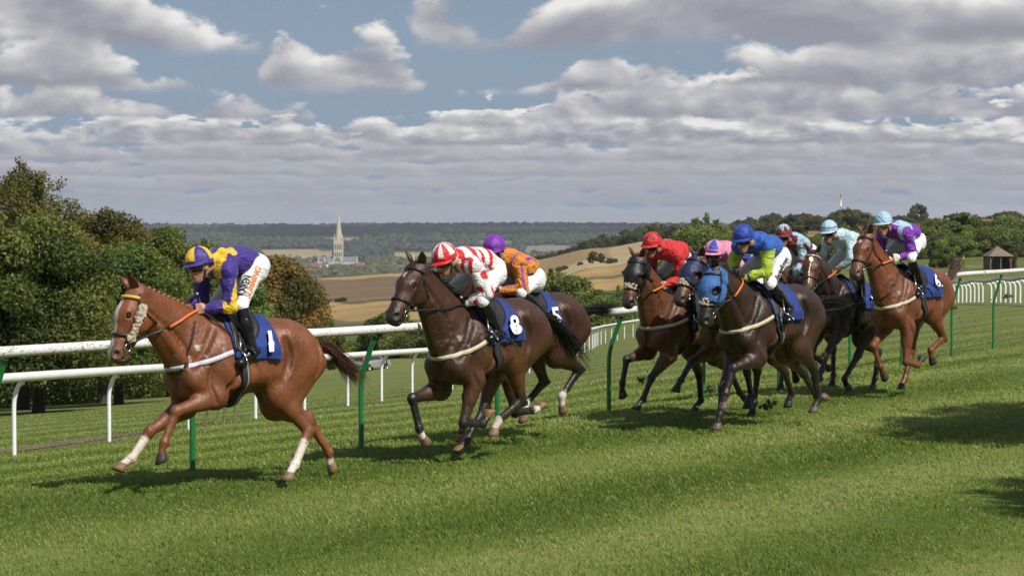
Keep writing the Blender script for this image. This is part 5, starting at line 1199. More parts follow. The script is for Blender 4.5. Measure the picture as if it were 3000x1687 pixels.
def build_trees():
    def place(px, d, top, w_px, key, mat, label, group, **sp):
        x, y, z = at(px, d); h = (CAM_H+d*(670-top)/7083)-z; w = w_px/7083*d
        return tree(sp.pop('name', 'tree'), key, (x, y, z), label, 'tree', mat, rz=sp.pop('rz', 0), group=group, spec=dict(w=w, h=h, **sp))
    g = 'trees at the left edge of the course'
    place(60, 84, 468, 420, 't1', L_GOLD, 'tallest tree at the far left with feathery golden-brown top shoots', g, z0=2.0, ncl=57, nleaf=49400, size=0.056, seed=1, sprigs=9)
    place(110, 74, 610, 470, 't2', L_OAK, 'dark green oak in front at the left edge, trunk in deep shade', g, z0=1.1, ncl=68, nleaf=64600, size=0.063, seed=2, sprigs=3)
    place(300, 88, 585, 330, 't3', L_GOLD, 'yellowing tree behind the front oaks with a leaning sprig on top', g, z0=1.5, ncl=47, nleaf=38000, size=0.063, seed=3)
    place(-120, 72, 560, 420, 't0', L_OAK, 'oak cut off by the left edge of the picture', g, z0=1.1, ncl=57, nleaf=38000, size=0.067, seed=12, sprigs=6)
    place(345, 82, 690, 380, 't4', L_OAK, 'broad green oak just above the leading horse head', g, z0=.9, ncl=64, nleaf=60800, size=0.063, seed=4)
    place(500, 96, 648, 350, 't5', L_OAK, 'dark oak behind the leading jockey, left of the purple cap', g, z0=.9, ncl=57, nleaf=53200, size=0.067, seed=5, sprigs=3)
    place(630, 112, 692, 260, 't6', L_OAK, 'oak with open twiggy top behind the leading jockey shoulder', g, z0=.9, ncl=44, nleaf=34200, size=0.074, seed=6, sprigs=4)
    place(800, 126, 735, 330, 't7', L_RUST, 'rounded oak speckled with rust-brown leaves right of the leading jockey', g, z0=.5, ncl=68, nleaf=60800, size=0.081, seed=7, sprigs=6)
    place(700, 132, 800, 300, 't7b', L_BUSH, 'green bushy tree low behind the chestnut leader saddle', g, z0=.4, ncl=40, nleaf=26600, size=0.089, seed=17, sprigs=4)
    place(920, 150, 905, 170, 't8', L_BUSH, 'low pale green bush beside the rust-speckled oak', g, z0=.2, ncl=27, nleaf=15200, size=0.096, seed=8, sprigs=5)
    place(180, 96, 900, 700, 't9', L_OAK, 'low dark thicket under the left trees', g, z0=.1, ncl=57, nleaf=30400, size=0.089, seed=9)
    place(520, 118, 930, 500, 't10', L_OAK, 'dark undergrowth below the oaks behind the leader', g, z0=.1, ncl=51, nleaf=26600, size=0.089, seed=10)
    # bushes along the foot of the slope; a few shapes, many copies
    tree_mesh('b1', 5.5, 4.2, .2, 40, 17000, .125, 21, sprigs=5); tree_mesh('b2', 4.0, 4.6, .3, 34, 15000, .12, 22, sprigs=8); tree_mesh('b3', 7.0, 3.4, .1, 44, 17000, .125, 23, sprigs=4)
    tree_mesh('m1', 12, 12, 2.0, 46, 15000, .28, 31, sprigs=3); tree_mesh('m2', 10, 13, 2.2, 40, 14000, .28, 32, sprigs=3); tree_mesh('m3', 14, 10.5, 1.4, 50, 15000, .30, 33)
    rng = np.random.default_rng(5); g2 = 'bushes along the foot of the slope'
    where = [(955, 236, 0.62, 'low green bush left of the silver car'), (1010, 240, 0.56, 'bush directly behind the silver car'), (1065, 242, 0.62, 'bush above the silver car roof'), (1120, 240, 0.68, 'bush right of the silver car'), (1150, 236, 1.25, 'small leafy tree standing up behind the muzzle of horse 8'), (1205, 234, 0.90, 'bush beside the neck of horse 8'), (1265, 232, 0.86, 'bush hidden by the chest of horse 8'), (1330, 230, 0.78, 'bush behind the saddle of horse 8'),
             (1400, 230, 0.78, 'bush behind the number 8 cloth'), (1480, 232, 0.94, 'bush behind the number 5 rider'), (1560, 234, 0.86, 'bush at the left foot of the rounded bush'), (1640, 232, 1.38, 'large rounded dark bush above the number 5 horse'), (1700, 228, 0.79, 'bush above the raised tail of number 5'), (1745, 230, 0.90, 'bush left of the black blinkers'), (1790, 226, 0.86, 'bush next to the black-blinkered head'), (1830, 230, 0.79, 'bush behind the black blinkers'), (1880, 232, 0.83, 'bush behind the rider in red'), (1950, 234, 0.86, 'bush behind the navy hood'), (2010, 236, 0.86, 'bush under the big tree in the centre right'), (2070, 240, 0.79, 'bush behind the blue hood'), (2160, 244, 0.79, 'bush behind the rider in blue and lime')]
    for j, (px, d, s, lab) in enumerate(where):
        x, y, z = at(px, d); tree('bush', ('b1', 'b2', 'b3')[j % 3] if s < 1.2 else 'b2' if s < 1.3 else 'b1', (x, y, z-.2), lab, 'bush', L_BUSH if j % 4 else L_OAK, (s*1.05, s, s*rng.uniform(.85, 1.05)), rng.random()*6, g2)
    place(2075, 330, 655, 250, 'c1', L_BUSH, 'big bushy tree with twiggy crown behind the red and pink caps', None, z0=1.0, ncl=78, nleaf=49400, size=0.163, seed=41, sprigs=30)
    place(1985, 345, 690, 160, 'c2', L_GOLD, 'olive shrubby tree at the left shoulder of the big bushy tree', None, z0=1.0, ncl=44, nleaf=22800, size=0.163, seed=42, sprigs=16)
    # hedge belt on the right above the course
    g3 = 'shrubs in the thicket beyond the hut'; k = 0
    for row, (d0, sc) in enumerate(((425, 1.15), (450, 1.35), (480, 1.5))):
        for px in np.arange(2395, 3060, 27+4*row):
            d = d0+rng.uniform(-12, 12); px2 = px+rng.uniform(-8, 8); x, y, z = at(px2, d); s = sc*rng.uniform(.75, 1.25)
            lab = 'green shrub in the dense thicket that runs behind the timber hut'
            tree('shrub', ('b1', 'b2', 'b3')[k % 3], (x, y, z-.3), lab, 'shrub', (L_BUSH, L_OAK, L_FAR)[k % 3], (s*1.25, s*1.25, s*.95), rng.random()*6, g3); k += 1
    x, y, z = at(2760, 330); tree('shrub', 'b1', (x, y, z-.2), 'round dark shrub alone on the grass left of the hut', 'shrub', L_OAK, (.62, .62, .78), 1.)
    x, y, z = at(2832, 435); tree('tree', 'b2', (x, y, z), 'taller dark round tree standing out of the thicket left of the hut roof', 'tree', L_OAK, (1.7, 1.7, 1.75), 2.)
    # belts of trees on the skyline right, hedgerow trees in the fields
    g4 = 'trees of the wooded skyline on the right'; k = 0
    for row, (d0, n0, n1, st) in enumerate(((1010, 2160, 3080, 23), (1080, 2040, 3080, 21), (1170, 1950, 3080, 22), (1260, 2100, 3080, 24))):
        for px in np.arange(n0, n1, st):
            d = d0+rng.uniform(-25, 25); x, y, z = at(px+rng.uniform(-7, 7), d); hgt = .80+.22*math.sin(px*.013+1)+.16*math.sin(px*.041)+rng.uniform(-.10, .16)
            if 2620 < px < 2760: hgt += .12
            if 2150 < px < 2560: hgt += .22
            s = hgt*.60
            tree('tree', ('m1', 'm2', 'm3')[k % 3], (x, y, z-.6), 'rounded tree in the wooded belt along the right skyline', 'tree', L_FAR, (s*1.25, s*1.25, s), rng.random()*6, g4); k += 1
    x, y, z = at(2690, 1120); tree('tree', 'm2', (x, y, z), 'tallest domed tree of the skyline just right of the purple rider', 'tree', L_FAR, (1.05, 1.05, .98), 1.)
    for px, s, lab in ((2195, 1.05, 'domed skyline tree just left of the royal blue cap'), (2245, 1.12, 'open skyline tree right of the royal blue cap'), (2268, 1.2, 'skyline tree left of the maroon cap')):
        x, y, z = at(px, 1190); tree('tree', 'm1', (x, y, z), lab, 'tree', L_FAR, (s*.62, s*.62, s*.68), px*.1)
    g5 = 'hedgerow trees above the stubble fields'; k = 0
    for px in np.concatenate([np.arange(1500, 1700, 13), np.arange(1690, 2010, 11)]):
        d = 1215+rng.uniform(-20, 30)+(px-1500)*.05; x, y, z = at(px, d); hh = np.interp(px, [1500, 1600, 1700, 1780, 1850, 1900, 2010], [.22, .26, .36, .60, .60, .64, .52])*rng.uniform(.8, 1.2)
        tree('tree', ('m1', 'm3', 'm2')[k % 3], (x, y, z-.4), 'hedgerow tree in the line climbing the stubble hill behind the red cap', 'tree', L_FAR, (hh*1.1, hh*1.1, hh), rng.random()*6, g5); k += 1
    for px, d, s, lab in ((1738, 760, 0.33, 'lone bushy tree in the pale stubble field'), (1760, 764, 0.28, 'smaller partner of the lone tree in the stubble field'), (1640, 770, 0.18, 'small bush left of the lone tree in the field'), (1655, 772, 0.16, 'second small bush left of the lone tree'), (1700, 775, 0.13, 'tiny bush between the small bushes and the lone tree'), (1788, 742, 0.20, 'bush on the field boundary by the black blinkers'), (1800, 745, 0.16, 'bush nearest the black blinkers on the field boundary'), (986, 668, 0.12, 'left one of two dark bushes in the brown field'), (1004, 668, 0.15, 'right one of two dark bushes in the brown field'), (2332, 820, 0.22, 'round bush in the golden field by the maroon rider'), (2352, 822, 0.20, 'second round bush in the golden field'), (2392, 790, 0.18, 'bush in the golden field behind the pale blue cap')):
        x, y, z = at(px, d); tree('tree' if s > .26 else 'bush', 'm2' if s > .26 else 'm3', (x, y, z-.3), lab, 'tree' if s > .26 else 'bush', L_FAR, (s, s, s), px*.37)
    # trees beside the camera side of the course, just out of frame, that shade the turf lower right
    tree_mesh('s1', 7.0, 10.0, 5.2, 26, 9000, .17, 51)
    for (x, y, s, lab) in ((12.0, 23.0, 1.0, 'tree beside the course whose shade falls across the turf behind the pack'), (15.6, 25.4, 1.12, 'second tree beside the course further right, shading the turf'), (10.2, 15.4, .60, 'smaller tree beside the course shading the turf at the lower right')):
        tree('tree', 's1', (x, y, 0), lab, 'tree', L_OAK, (s, s, s if s == 1 else .9), 1.2)
build_trees()

# distant woods: read as one mass
def wood_mass(name, label, pts, mat, seed, faces=2):
    rng = np.random.default_rng(seed); bm = bmesh.new(); bmesh.ops.create_icosphere(bm, subdivisions=faces, radius=1.0); bv = np.array([v.co[:] for v in bm.verts]); bf = np.array([[v.index for v in f.verts] for f in bm.faces]); bm.free()
    VV, FF, CC = [], [], []
    for k, (x, y, z, w, h) in enumerate(pts):
        q = bv*(1+.22*rng.normal(size=len(bv)))[:, None]*np.array([w/2, w/2, h/2]); VV.append(q+np.array([x, y, z+h*.42])); FF.append(bf+k*len(bv)); CC.append(np.clip(rng.random()*.6+.2+.12*rng.normal(size=len(bv)), 0, 1))
    V = np.concatenate(VV); me = fastmesh(name, V, np.concatenate(FF)); setcol(me, np.repeat(np.concatenate(CC)[:, None], 3, 1)); o = link(name, me, mat, sm=False); tag(o, label, 'wood', kind='stuff'); return o
def build_far():
    rng = np.random.default_rng(77); A = []
    for _ in range(5200):       # wood on the far ridge
        px = rng.uniform(380, 2300); d = rng.uniform(7300, 8750); 
        if 895 < px < 1065 and d < 7500: continue
        if px < 1000 and rng.random() < .45: continue
        if 540 < px < 730 and d < 7300: continue
        if 1560 < px < 1780 and d < 7200: continue
        x, y, z = at(px, d); A.append((x, y, z, rng.uniform(22, 40), rng.uniform(12, 20)))
    wood_mass('far_woodland', 'dark blue-green wood covering the far ridge below the sky', A, L_BLUE, 1, 1)
    A = []
    for _ in range(2600):       # woods and hedges on the middle slopes
        px = rng.uniform(500, 2000); d = rng.uniform(5300, 7200)
        if (760 < px < 985 and d < 6200) or (895 < px < 1065 and d > 6800) or (1145 < px < 1290 and d < 5950) or (1530 < px < 1720 and 5600 < d < 6350) or (1150 < px < 1320 and 6250 < d < 6650) or (1400 < px < 1500 and 6300 < d < 6950): continue
        x, y, z = at(px, d); A.append((x, y, z, rng.uniform(16, 32), rng.uniform(10, 18)))
    wood_mass('hillside_woodland', 'dark woods between pale fields on the middle slopes', A, L_BLUE, 2, 1)
    A = []
    for _ in range(1900):       # trees around the town
        px = rng.uniform(780, 1720); d = rng.uniform(2700, 5400)
        if abs(px-992) < 80 and 3800 < d < 5300: continue
        if rng.random() < .35 and px < 960 and d > 3600: continue
        x, y, z = at(px, d); A.append((x, y, z, rng.uniform(9, 19), rng.uniform(8, 15)))
    for _ in range(130):
        px = rng.uniform(915, 1075); d = rng.uniform(3850, 4750); x, y, z = at(px, d); A.append((x, y, z, rng.uniform(9, 15), rng.uniform(4.5, 8)))
    wood_mass('valley_trees', 'grey-green treetops filling the valley around the cathedral', A, L_FAR, 3, 2)
    A = []
    for _ in range(500):
        px = rng.uniform(1900, 3100); d = rng.uniform(1900, 3400); x, y, z = at(px, d); A.append((x, y, z, rng.uniform(10, 18), rng.uniform(8, 13)))
    wood_mass('distant_trees', 'far trees showing between the right skyline belt', A, L_BLUE, 4, 1)
build_far()
# ================================================================ BUILDINGS
M_STONE = simple('cathedral_stone', (.50, .44, .33), .9, .2, var=.18, vscale=.12)
M_LEAD = simple('lead_roof', (.15, .15, .175), .6, .4, var=.1, vscale=.1)
M_DARKW = simple('dark_window', (.05, .05, .055), .3, .5)
M_BRICK = simple('red_brick', (.21, .11, .08), .9, .2, var=.15, vscale=.4)
M_TILE = simple('red_roof_tile', (.20, .10, .075), .85, .2, var=.2, vscale=.5)
M_RENDERW = simple('white_render', (.62, .60, .57), .85, .2, var=.06, vscale=.5)
M_WOODG = simple('weathered_timber', (.17, .135, .105), .9, .2, var=.3, vscale=3, bump=.4, bscale=20)
M_SHING = simple('timber_shingles', (.20, .155, .12), .9, .2, var=.25, vscale=5)
def prism_roof(mb, c, lx, ly, z, h, rz=0., hip=0.):
    """ridge along local x"""
    V = []
    for (x, y, zz) in ((-lx/2, -ly/2, 0), (lx/2, -ly/2, 0), (lx/2, ly/2, 0), (-lx/2, ly/2, 0), (-lx/2+hip, 0, h), (lx/2-hip, 0, h)):
        V.append((c[0]+x*math.cos(rz)-y*math.sin(rz), c[1]+x*math.sin(rz)+y*math.cos(rz), z+zz))
    return mb.add(V, [(0, 1, 5, 4), (2, 3, 4, 5), (0, 4, 3), (1, 2, 5), (3, 2, 1, 0)])
def cone(mb, c, r, h, n=8, rot=0., r2=.0):
    V = [(c[0]+r*math.cos(rot+6.2832*k/n), c[1]+r*math.sin(rot+6.2832*k/n), c[2]) for k in range(n)]+[(c[0]+r2*math.cos(rot+6.2832*k/n), c[1]+r2*math.sin(rot+6.2832*k/n), c[2]+h) for k in range(n)]
    return mb.add(V, [(k, (k+1) % n, n+(k+1) % n, n+k) for k in range(n)]+[tuple(range(n, 2*n))])
def lancet(w, h):
    return [(-w/2, 0), (w/2, 0), (w/2, h*.7), (w*.28, h*.88), (0, h), (-w*.28, h*.88), (-w/2, h*.7)]
def build_cathedral():
    d = 4900; x, y, _ = at(992, d); z = CAM_H-d*(790-670)/7083
    root = empty('cathedral', (x, y, z-8)); tag(root, 'pale stone cathedral with a tall needle spire above the valley trees', 'cathedral'); b = 8.
    def wall(cx, cy, dx, dy, h, name='wall'): MB().box((cx, cy, (h+b)/2), (dx, dy, h+b)).build(name, M_STONE, root, False)
    wall(-25.5, 0, 29, 24, 16.5); wall(24, 0, 29, 24, 16.5); wall(0, -16, 17, 30, 17.5, 'transept_wall'); wall(-33, -8, 13, 26, 17, 'transept_wall')
    prism_roof(MB(), (-25.5, 0), 29, 24.6, 16.5+b, 9.5).build('nave_roof', M_LEAD, root, False); prism_roof(MB(), (24, 0), 29, 24.6, 16.5+b, 10).build('choir_roof', M_LEAD, root, False)
    prism_roof(MB(), (0, -16), 30.4, 17.4, 17.5+b, 9, math.pi/2).build('transept_roof', M_LEAD, root, False); prism_roof(MB(), (-33, -8), 26.4, 13.4, 17+b, 7.5, math.pi/2).build('transept_roof', M_LEAD, root, False)
    MB().box((0, 0, (60+b)/2), (18.5, 18.5, 60+b)).build('tower', M_STONE, root, False)
    sp = MB(); cone(sp, (0, 0, 60+b), 8.4, 57, 8, .3927, .12); so = sp.build('spire', M_STONE, root, False)
    for zz in (74, 86, 98): cone(MB(), (0, 0, zz+b), 8.4*(117-zz)/57+.35, 1.3, 8, .3927, 8.4*(117-zz-1.3)/57+.35).build('spire_band', M_STONE, so, False)
    def pinn(cx, cy, z0, z1, w):
        mb = MB().box((cx, cy, (z0+z0+(z1-z0)*.4)/2+b), (w, w, (z1-z0)*.4)); cone(mb, (cx, cy, z0+(z1-z0)*.4+b), w*.62, (z1-z0)*.6, 4, .785); mb.build('pinnacle', M_STONE, root, False)
    for sx in (-1, 1):
        for sy in (-1, 1): pinn(sx*7.6, sy*7.6, 58, 72, 2.6)
    for cx, cy in ((-39.5, -20), (-27, -20), (37.5, -12), (37.5, 12), (-8, -31), (8, -31), (-39, 10)): pinn(cx, cy, 10, 29, 3.4)
    def win(cx, cy, z0, w, h):
        p = lancet(w, h); n = len(p); V = [(cx+q[0], cy-.25, z0+b+q[1]) for q in p]+[(cx+q[0], cy+.6, z0+b+q[1]) for q in p]
        MB().add(V, [tuple(range(n))]+[(k, k+n, (k+1) % n+n, (k+1) % n) for k in range(n)]).build('lancet_window', M_DARKW, root, False)
    for cx in (-6, -2, 2, 6):
        win(cx, -9.3, 27, 1.9, 9); win(cx, -9.3, 41, 1.9, 12)
    for cx in (-4.2, 0, 4.2): win(cx, -31.1, 3, 2.4, 11)
    for cx in (-35.5, -33, -30.5): win(cx, -21.1, 3, 1.8, 10)
    for cx in (14, 19, 24, 29, 34): win(cx, -12.1, 4, 2.2, 8)
    for cx in (-23, -18, -13): win(cx, -12.1, 4, 2.2, 8)
    for cx in (12, 16.5, 21.5, 26.5, 31.5, 36): MB().box((cx, -13.2, (12+b)/2), (1.2, 2.4, 12+b)).build('buttress', M_STONE, root, False)
    # small church spire further right
    d = 4300; x, y, z = at(1210, d); z1 = CAM_H-d*(735-670)/7083; root = empty('church', (x, y, z)); tag(root, 'slim pale church spire alone among the valley trees', 'church')
    MB().box((0, 0, (z1-z-17)/2), (5.5, 5.5, z1-z-17)).build('tower', M_STONE, root, False); mb = MB(); cone(mb, (0, 0, z1-z-17), 2.9, 17, 8, 0, .08); mb.build('spire', M_STONE, root, False)
build_cathedral()
def build_houses():
    rng = np.random.default_rng(3)
    spec = [(845, 4150, 9, 'w'), (862, 4180, 12, 'w'), (878, 4100, 10, 'w'), (868, 4000, 16, 'w'), (893, 4250, 9, 'r'), (905, 4150, 10, 'r'), (915, 4300, 12, 'r'), (925, 4050, 11, 'r'), (934, 4250, 9, 'w'), (880, 3300, 16, 'r'), (898, 3350, 14, 'r'), (868, 3100, 20, 'r'), (885, 2980, 24, 'r'), (905, 3050, 14, 'r'), (1052, 4350, 13, 'r'), (1062, 4400, 9, 'r'), (1083, 4000, 11, 'w'), (1172, 4100, 9, 'w'), (905, 3700, 13, 'r'), (918, 3650, 12, 'r'), (952, 4500, 10, 'w'), (716, 7800, 26, 'w')]
    lab = {'w': 'small white-walled town house with red roof left of the cathedral', 'r': 'small red brick house in the valley town'}
    for (px, d, w, k) in spec:
        x, y, z = at(px, d); lift = {True: 2.0, False: 3.0}[d < 3500]; root = empty('house', (x, y, z), rng.uniform(-.4, .4)); dd = 8.5; hh = 5.5+lift
        tag(root, (lab[k] if px < 1000 else {'w': 'white house among the valley trees right of the cathedral', 'r': 'red brick house touching the right end of the cathedral'}[k]) if d < 5000 else 'white farmhouse far away on the left hillside', 'house', 'houses of the valley town' if d < 5000 else None)
        MB().box((0, 0, hh/2), (w, dd, hh)).build('wall', M_RENDERW if k == 'w' else M_BRICK, root, False)
        rf = prism_roof(MB(), (0, 0), w+.8, dd+1, hh, 4.2).build('roof', M_TILE, root, False)
        MB().box((w*.3, 0, hh+4.2), (1.1, .9, 2.2)).build('chimney', M_BRICK, rf, False)
        for q in np.linspace(-w*.34, w*.34, max(2, int(w/4))): MB().box((q, -dd/2-.02, hh-2.2), (1.2, .12, 1.5)).build('window', M_DARKW, root, False)
    spec = [(2855, 935, 7, 'r'), (2895, 932, 7, 'r'), (2935, 930, 8, 'r'), (2965, 930, 8, 'r'), (2990, 930, 9, 'r'), (2720, 985, 10, 'w'), (2745, 985, 9, 'w'), (2380, 985, 9, 'w'), (2400, 988, 8, 'w')]
    lr = ['brick house roof left of the hut skyline', 'brick house among skyline trees above the hut', 'brick house right of the hut roof', 'pair house with red roof near the right edge', 'large red-roofed house at the right edge of the picture', 'white house below the tallest skyline tree', 'second white house below the tallest skyline tree', 'white house peeping between trees above the pale blue cap', 'small white house next to it between the skyline trees']
    for (px, d, w, k), lb in zip(spec, lr):
        x, y, z = at(px, d); root = empty('house', (x, y, z-(4.6 if k == 'w' else 3.6)), rng.uniform(-.5, .5)); dd = 6; hh = 4.0 if k == 'w' else 5.2; tag(root, lb, 'house', 'houses on the right skyline'); w = w*.8; root.scale = (.55, .55, .75) if k == 'w' else (1, 1, 1)
        MB().box((0, 0, hh/2), (w, dd, hh)).build('wall', M_RENDERW if k == 'w' else M_BRICK, root, False); rf = prism_roof(MB(), (0, 0), w+.6, dd+.8, hh, 3.4).build('roof', M_TILE, root, False)
        MB().box((w*.3, 0, hh+3.4), (.8, .7, 1.6)).build('chimney', M_BRICK, rf, False)
        for q in (-w*.25, w*.25): MB().box((q, -dd/2-.02, hh*.62), (1.1, .1, 1.2)).build('window', M_DARKW, root, False)
build_houses()
def build_hut():
    d = 312; x, y, z = at(2922, d); z = CAM_H-d*(792-670)/7083; root = empty('timber_hut', (x, y, z), .12); tag(root, 'open-fronted timber hut with pyramid shingle roof above the rail', 'hut'); W = 2.7
    for sx in (-1, 0, 1): MB().box((sx*W/2, -W/2, .85), (.13, .13, 1.9)).build('post', M_WOODG, root, False)
    for sx in (-1, 1): MB().box((sx*W/2, W/2, .85), (.13, .13, 1.9)).build('post', M_WOODG, root, False)
    for k in range(14): MB().box((-W/2+.1+k*(W-.2)/13, W/2-.05, .9), ((W-.2)/13-.015, .03, 1.8)).build('board', M_WOODG, root, False)
    for s in (-1, 1):
        for k in range(14): MB().box((s*(W/2-.03), -W/2+.12+k*(W-.2)/13, .9), (.03, (W-.2)/13-.015, 1.8)).build('board', M_WOODG, root, False)
        mb = MB(); pts = [(s*W/2*.97, -W/2, 1.05), (s*W/2*.86, -W/2, 1.45), (s*W/2*.62, -W/2, 1.74)]; mb.tube(pts, .05, 5).build('brace', M_WOODG, root)
    MB().box((0, -W/2, 1.82), (W+.15, .12, .14)).build('beam', M_WOODG, root, False)
    mb = MB(); rows = 9; R0 = W/2+.28; H = 1.25
    for k in range(rows):
        a, c = k/rows, (k+1.12)/rows; r0, r1 = R0*(1-a), max(.02, R0*(1-c)); z0, z1 = 1.86+H*a, 1.86+H*min(c, 1)
        V = [(sx*r0, sy*r0, z0) for sx, sy in ((-1, -1), (1, -1), (1, 1), (-1, 1))]+[(sx*r1, sy*r1, z1) for sx, sy in ((-1, -1), (1, -1), (1, 1), (-1, 1))]+[(sx*r0, sy*r0, z0-.035) for sx, sy in ((-1, -1), (1, -1), (1, 1), (-1, 1))]
        mb.add(V, [(0, 1, 5, 4), (1, 2, 6, 5), (2, 3, 7, 6), (3, 0, 4, 7), (8, 9, 1, 0), (9, 10, 2, 1), (10, 11, 3, 2), (11, 8, 0, 3)])
    mb.build('roof', M_SHING, root, False)
    # clipped brown hedge beside it
    rng = np.random.default_rng(4); cl = [(rng.uniform(-.9, .9), rng.uniform(-.8, .8), rng.uniform(.2, 1.75), .42, .42, .42, rng.random()) for _ in range(60)]
    V, F, C = leaf_cloud(cl, 9000, .06, rng); me = fastmesh('clipped_hedge', V, F); setcol(me, C); xx, yy, _ = at(2958, d+2.5); o = link('clipped_hedge', me, L_RUST, None, False, (xx, yy, z)); o.scale = (.9, 1, 1.05); tag(o, 'clipped brownish hedge block against the right side of the hut', 'hedge')
build_hut()
def build_masts():
    d = 2500; x, y, z = at(2463, d); zt = CAM_H-d*(570-670)/7083; H = zt-z; root = empty('radio_mast', (x, y, z)); tag(root, 'thin radio mast with a white top rising over the skyline trees', 'mast')
    mb = MB()
    for s in ((-1, -1), (1, -1), (0, 1)): mb.tube([(s[0]*1.0, s[1]*1.0, 0), (s[0]*.55, s[1]*.55, H*.72)], .14, 5)
    for k in range(16):
        z0, z1 = H*.72*k/16, H*.72*(k+1)/16; w = 1.0-.45*k/16; mb.tube([(-w, -w, z0), (w, -w, z1)], .08, 4); mb.tube([(w, -w, z0), (-w, -w, z1)], .08, 4)
    mb.build('lattice', M_GREYR, root, False)
    for zz in (.5, .6, .66):
        for s in (-1, 1): MB().box((s*1.15, -.3, H*zz), (.55, .35, 1.9)).build('antenna', M_GREYR, root, False)
    MB().tube([(0, 0, H*.72), (0, 0, H)], .75, 8).build('white_pole', M_WPOST, root)
    for px, d, top, lb in ((2822, 1900, 672, 'lattice pylon left of the skyline houses'), (2950, 2000, 685, 'lattice pylon near the right edge behind the houses')):
        x, y, z = at(px, d); H = CAM_H-d*(top-670)/7083-z; root = empty('pylon', (x, y, z)); tag(root, lb, 'pylon', 'pylons on the right skyline'); mb = MB()
        for sx in (-1, 1):
            for sy in (-1, 1): mb.tube([(sx*H*.13, sy*H*.13, 0), (sx*H*.03, sy*H*.03, H*.7), (0, 0, H)], .16, 4)
        for k in range(7):
            z0, z1 = H*k/9, H*(k+1)/9; w0, w1 = H*(.13-.1*z0/(H*.7)), H*(.13-.1*min(1, z1/(H*.7))); mb.tube([(-w0, -w0, z0), (w1, -w1, z1)], .09, 4); mb.tube([(w0, -w0, z0), (-w1, -w1, z1)], .09, 4)
        mb.build('lattice', M_GREYR, root, False)
        for zz, L in ((.72, .17), (.84, .15), (.94, .10)): MB().tube([(-H*L, 0, H*zz), (0, 0, H*(zz+.02)), (H*L, 0, H*zz)], .14, 4).build('cross_arm', M_GREYR, root)
build_masts()
def build_car():
    d = 213; px = 1083; x = (px-1500)/7083*d; z = CAM_H-d*(1061-670)/7083
    z = gz(x, d); root = empty('parked_car', (x, d, z), math.radians(90-33)); tag(root, 'silver hatchback parked by the bushes, seen from behind through the rails', 'car')
    paint = simple('silver_paint', (.50, .51, .53), .3, .6, metal=.6); glass = simple('car_glass', (.03, .035, .04), .08, .7); red = simple('tail_lamp', (.55, .03, .015), .25, .6); yel = simple('yellow_plate', (.75, .48, .02), .5); blk = simple('tyre', (.02, .02, .02), .8); rim = simple('alloy', (.45, .45, .46), .35, metal=.8)
    # x forward; section outline along length, lofted between sides
    prof = [(-2.02, .36), (-2.06, .62), (-2.0, .92), (-1.78, 1.34), (-1.45, 1.44), (-.2, 1.47), (.55, 1.30), (1.05, .98), (1.85, .86), (2.05, .70), (2.08, .34)]
    V = []; n = len(prof)
    for s in (-1, -.86, .86, 1):
        for (px_, pz) in prof:
            w = .86 if pz < .95 else .86-.20*(pz-.95)/.5; zz = pz if abs(s) < .9 else max(.34, pz-.05); V.append((px_*(1 if abs(s) < .9 else .985), s*w, zz))
    F = [(a*n+k, a*n+k+1, (a+1)*n+k+1, (a+1)*n+k) for a in range(3) for k in range(n-1)]+[tuple(range(n)), tuple(reversed(range(3*n, 4*n)))]
    MB().add(V, F).build('body', paint, root, False)
    def quad(P, name, mat, par=root): MB().add(list(P)+[(p[0]*.995, p[1]*.99, p[2]) for p in P], [tuple(range(len(P))), tuple(reversed(range(len(P), 2*len(P))))]).build(name, mat, par, False)
    quad([(-2.035, -.66, .96), (-2.035, .66, .96), (-1.81, .56, 1.33), (-1.81, -.56, 1.33)], 'rear_window', glass)
    for s in (-1, 1):
        quad([(-1.6, s*.835, .98), (-.55, s*.835, .98), (-.55, s*.70, 1.36), (-1.45, s*.70, 1.36)], 'side_window', glass); quad([(-.48, s*.835, .98), (.75, s*.835, .98), (.30, s*.70, 1.33), (-.48, s*.70, 1.36)], 'side_window', glass)
        MB().box((-1.96, s*.70, 1.08), (.14, .18, .46)).build('tail_lamp', red, root, False)
        for xx in (-1.3, 1.25):
            wh = MB().tube([(xx, s*.70, .32), (xx, s*.885, .32)], .32, 16).build('wheel', blk, root); MB().tube([(xx, s*.87, .32), (xx, s*.90, .32)], .2, 12).build('rim', rim, wh)
    MB().box((-2.065, 0, .78), (.03, .52, .12)).build('number_plate', yel, root, False); MB().box((-2.07, 0, .45), (.06, 1.66, .05)).build('bumper_strip', blk, root, False)
build_car()
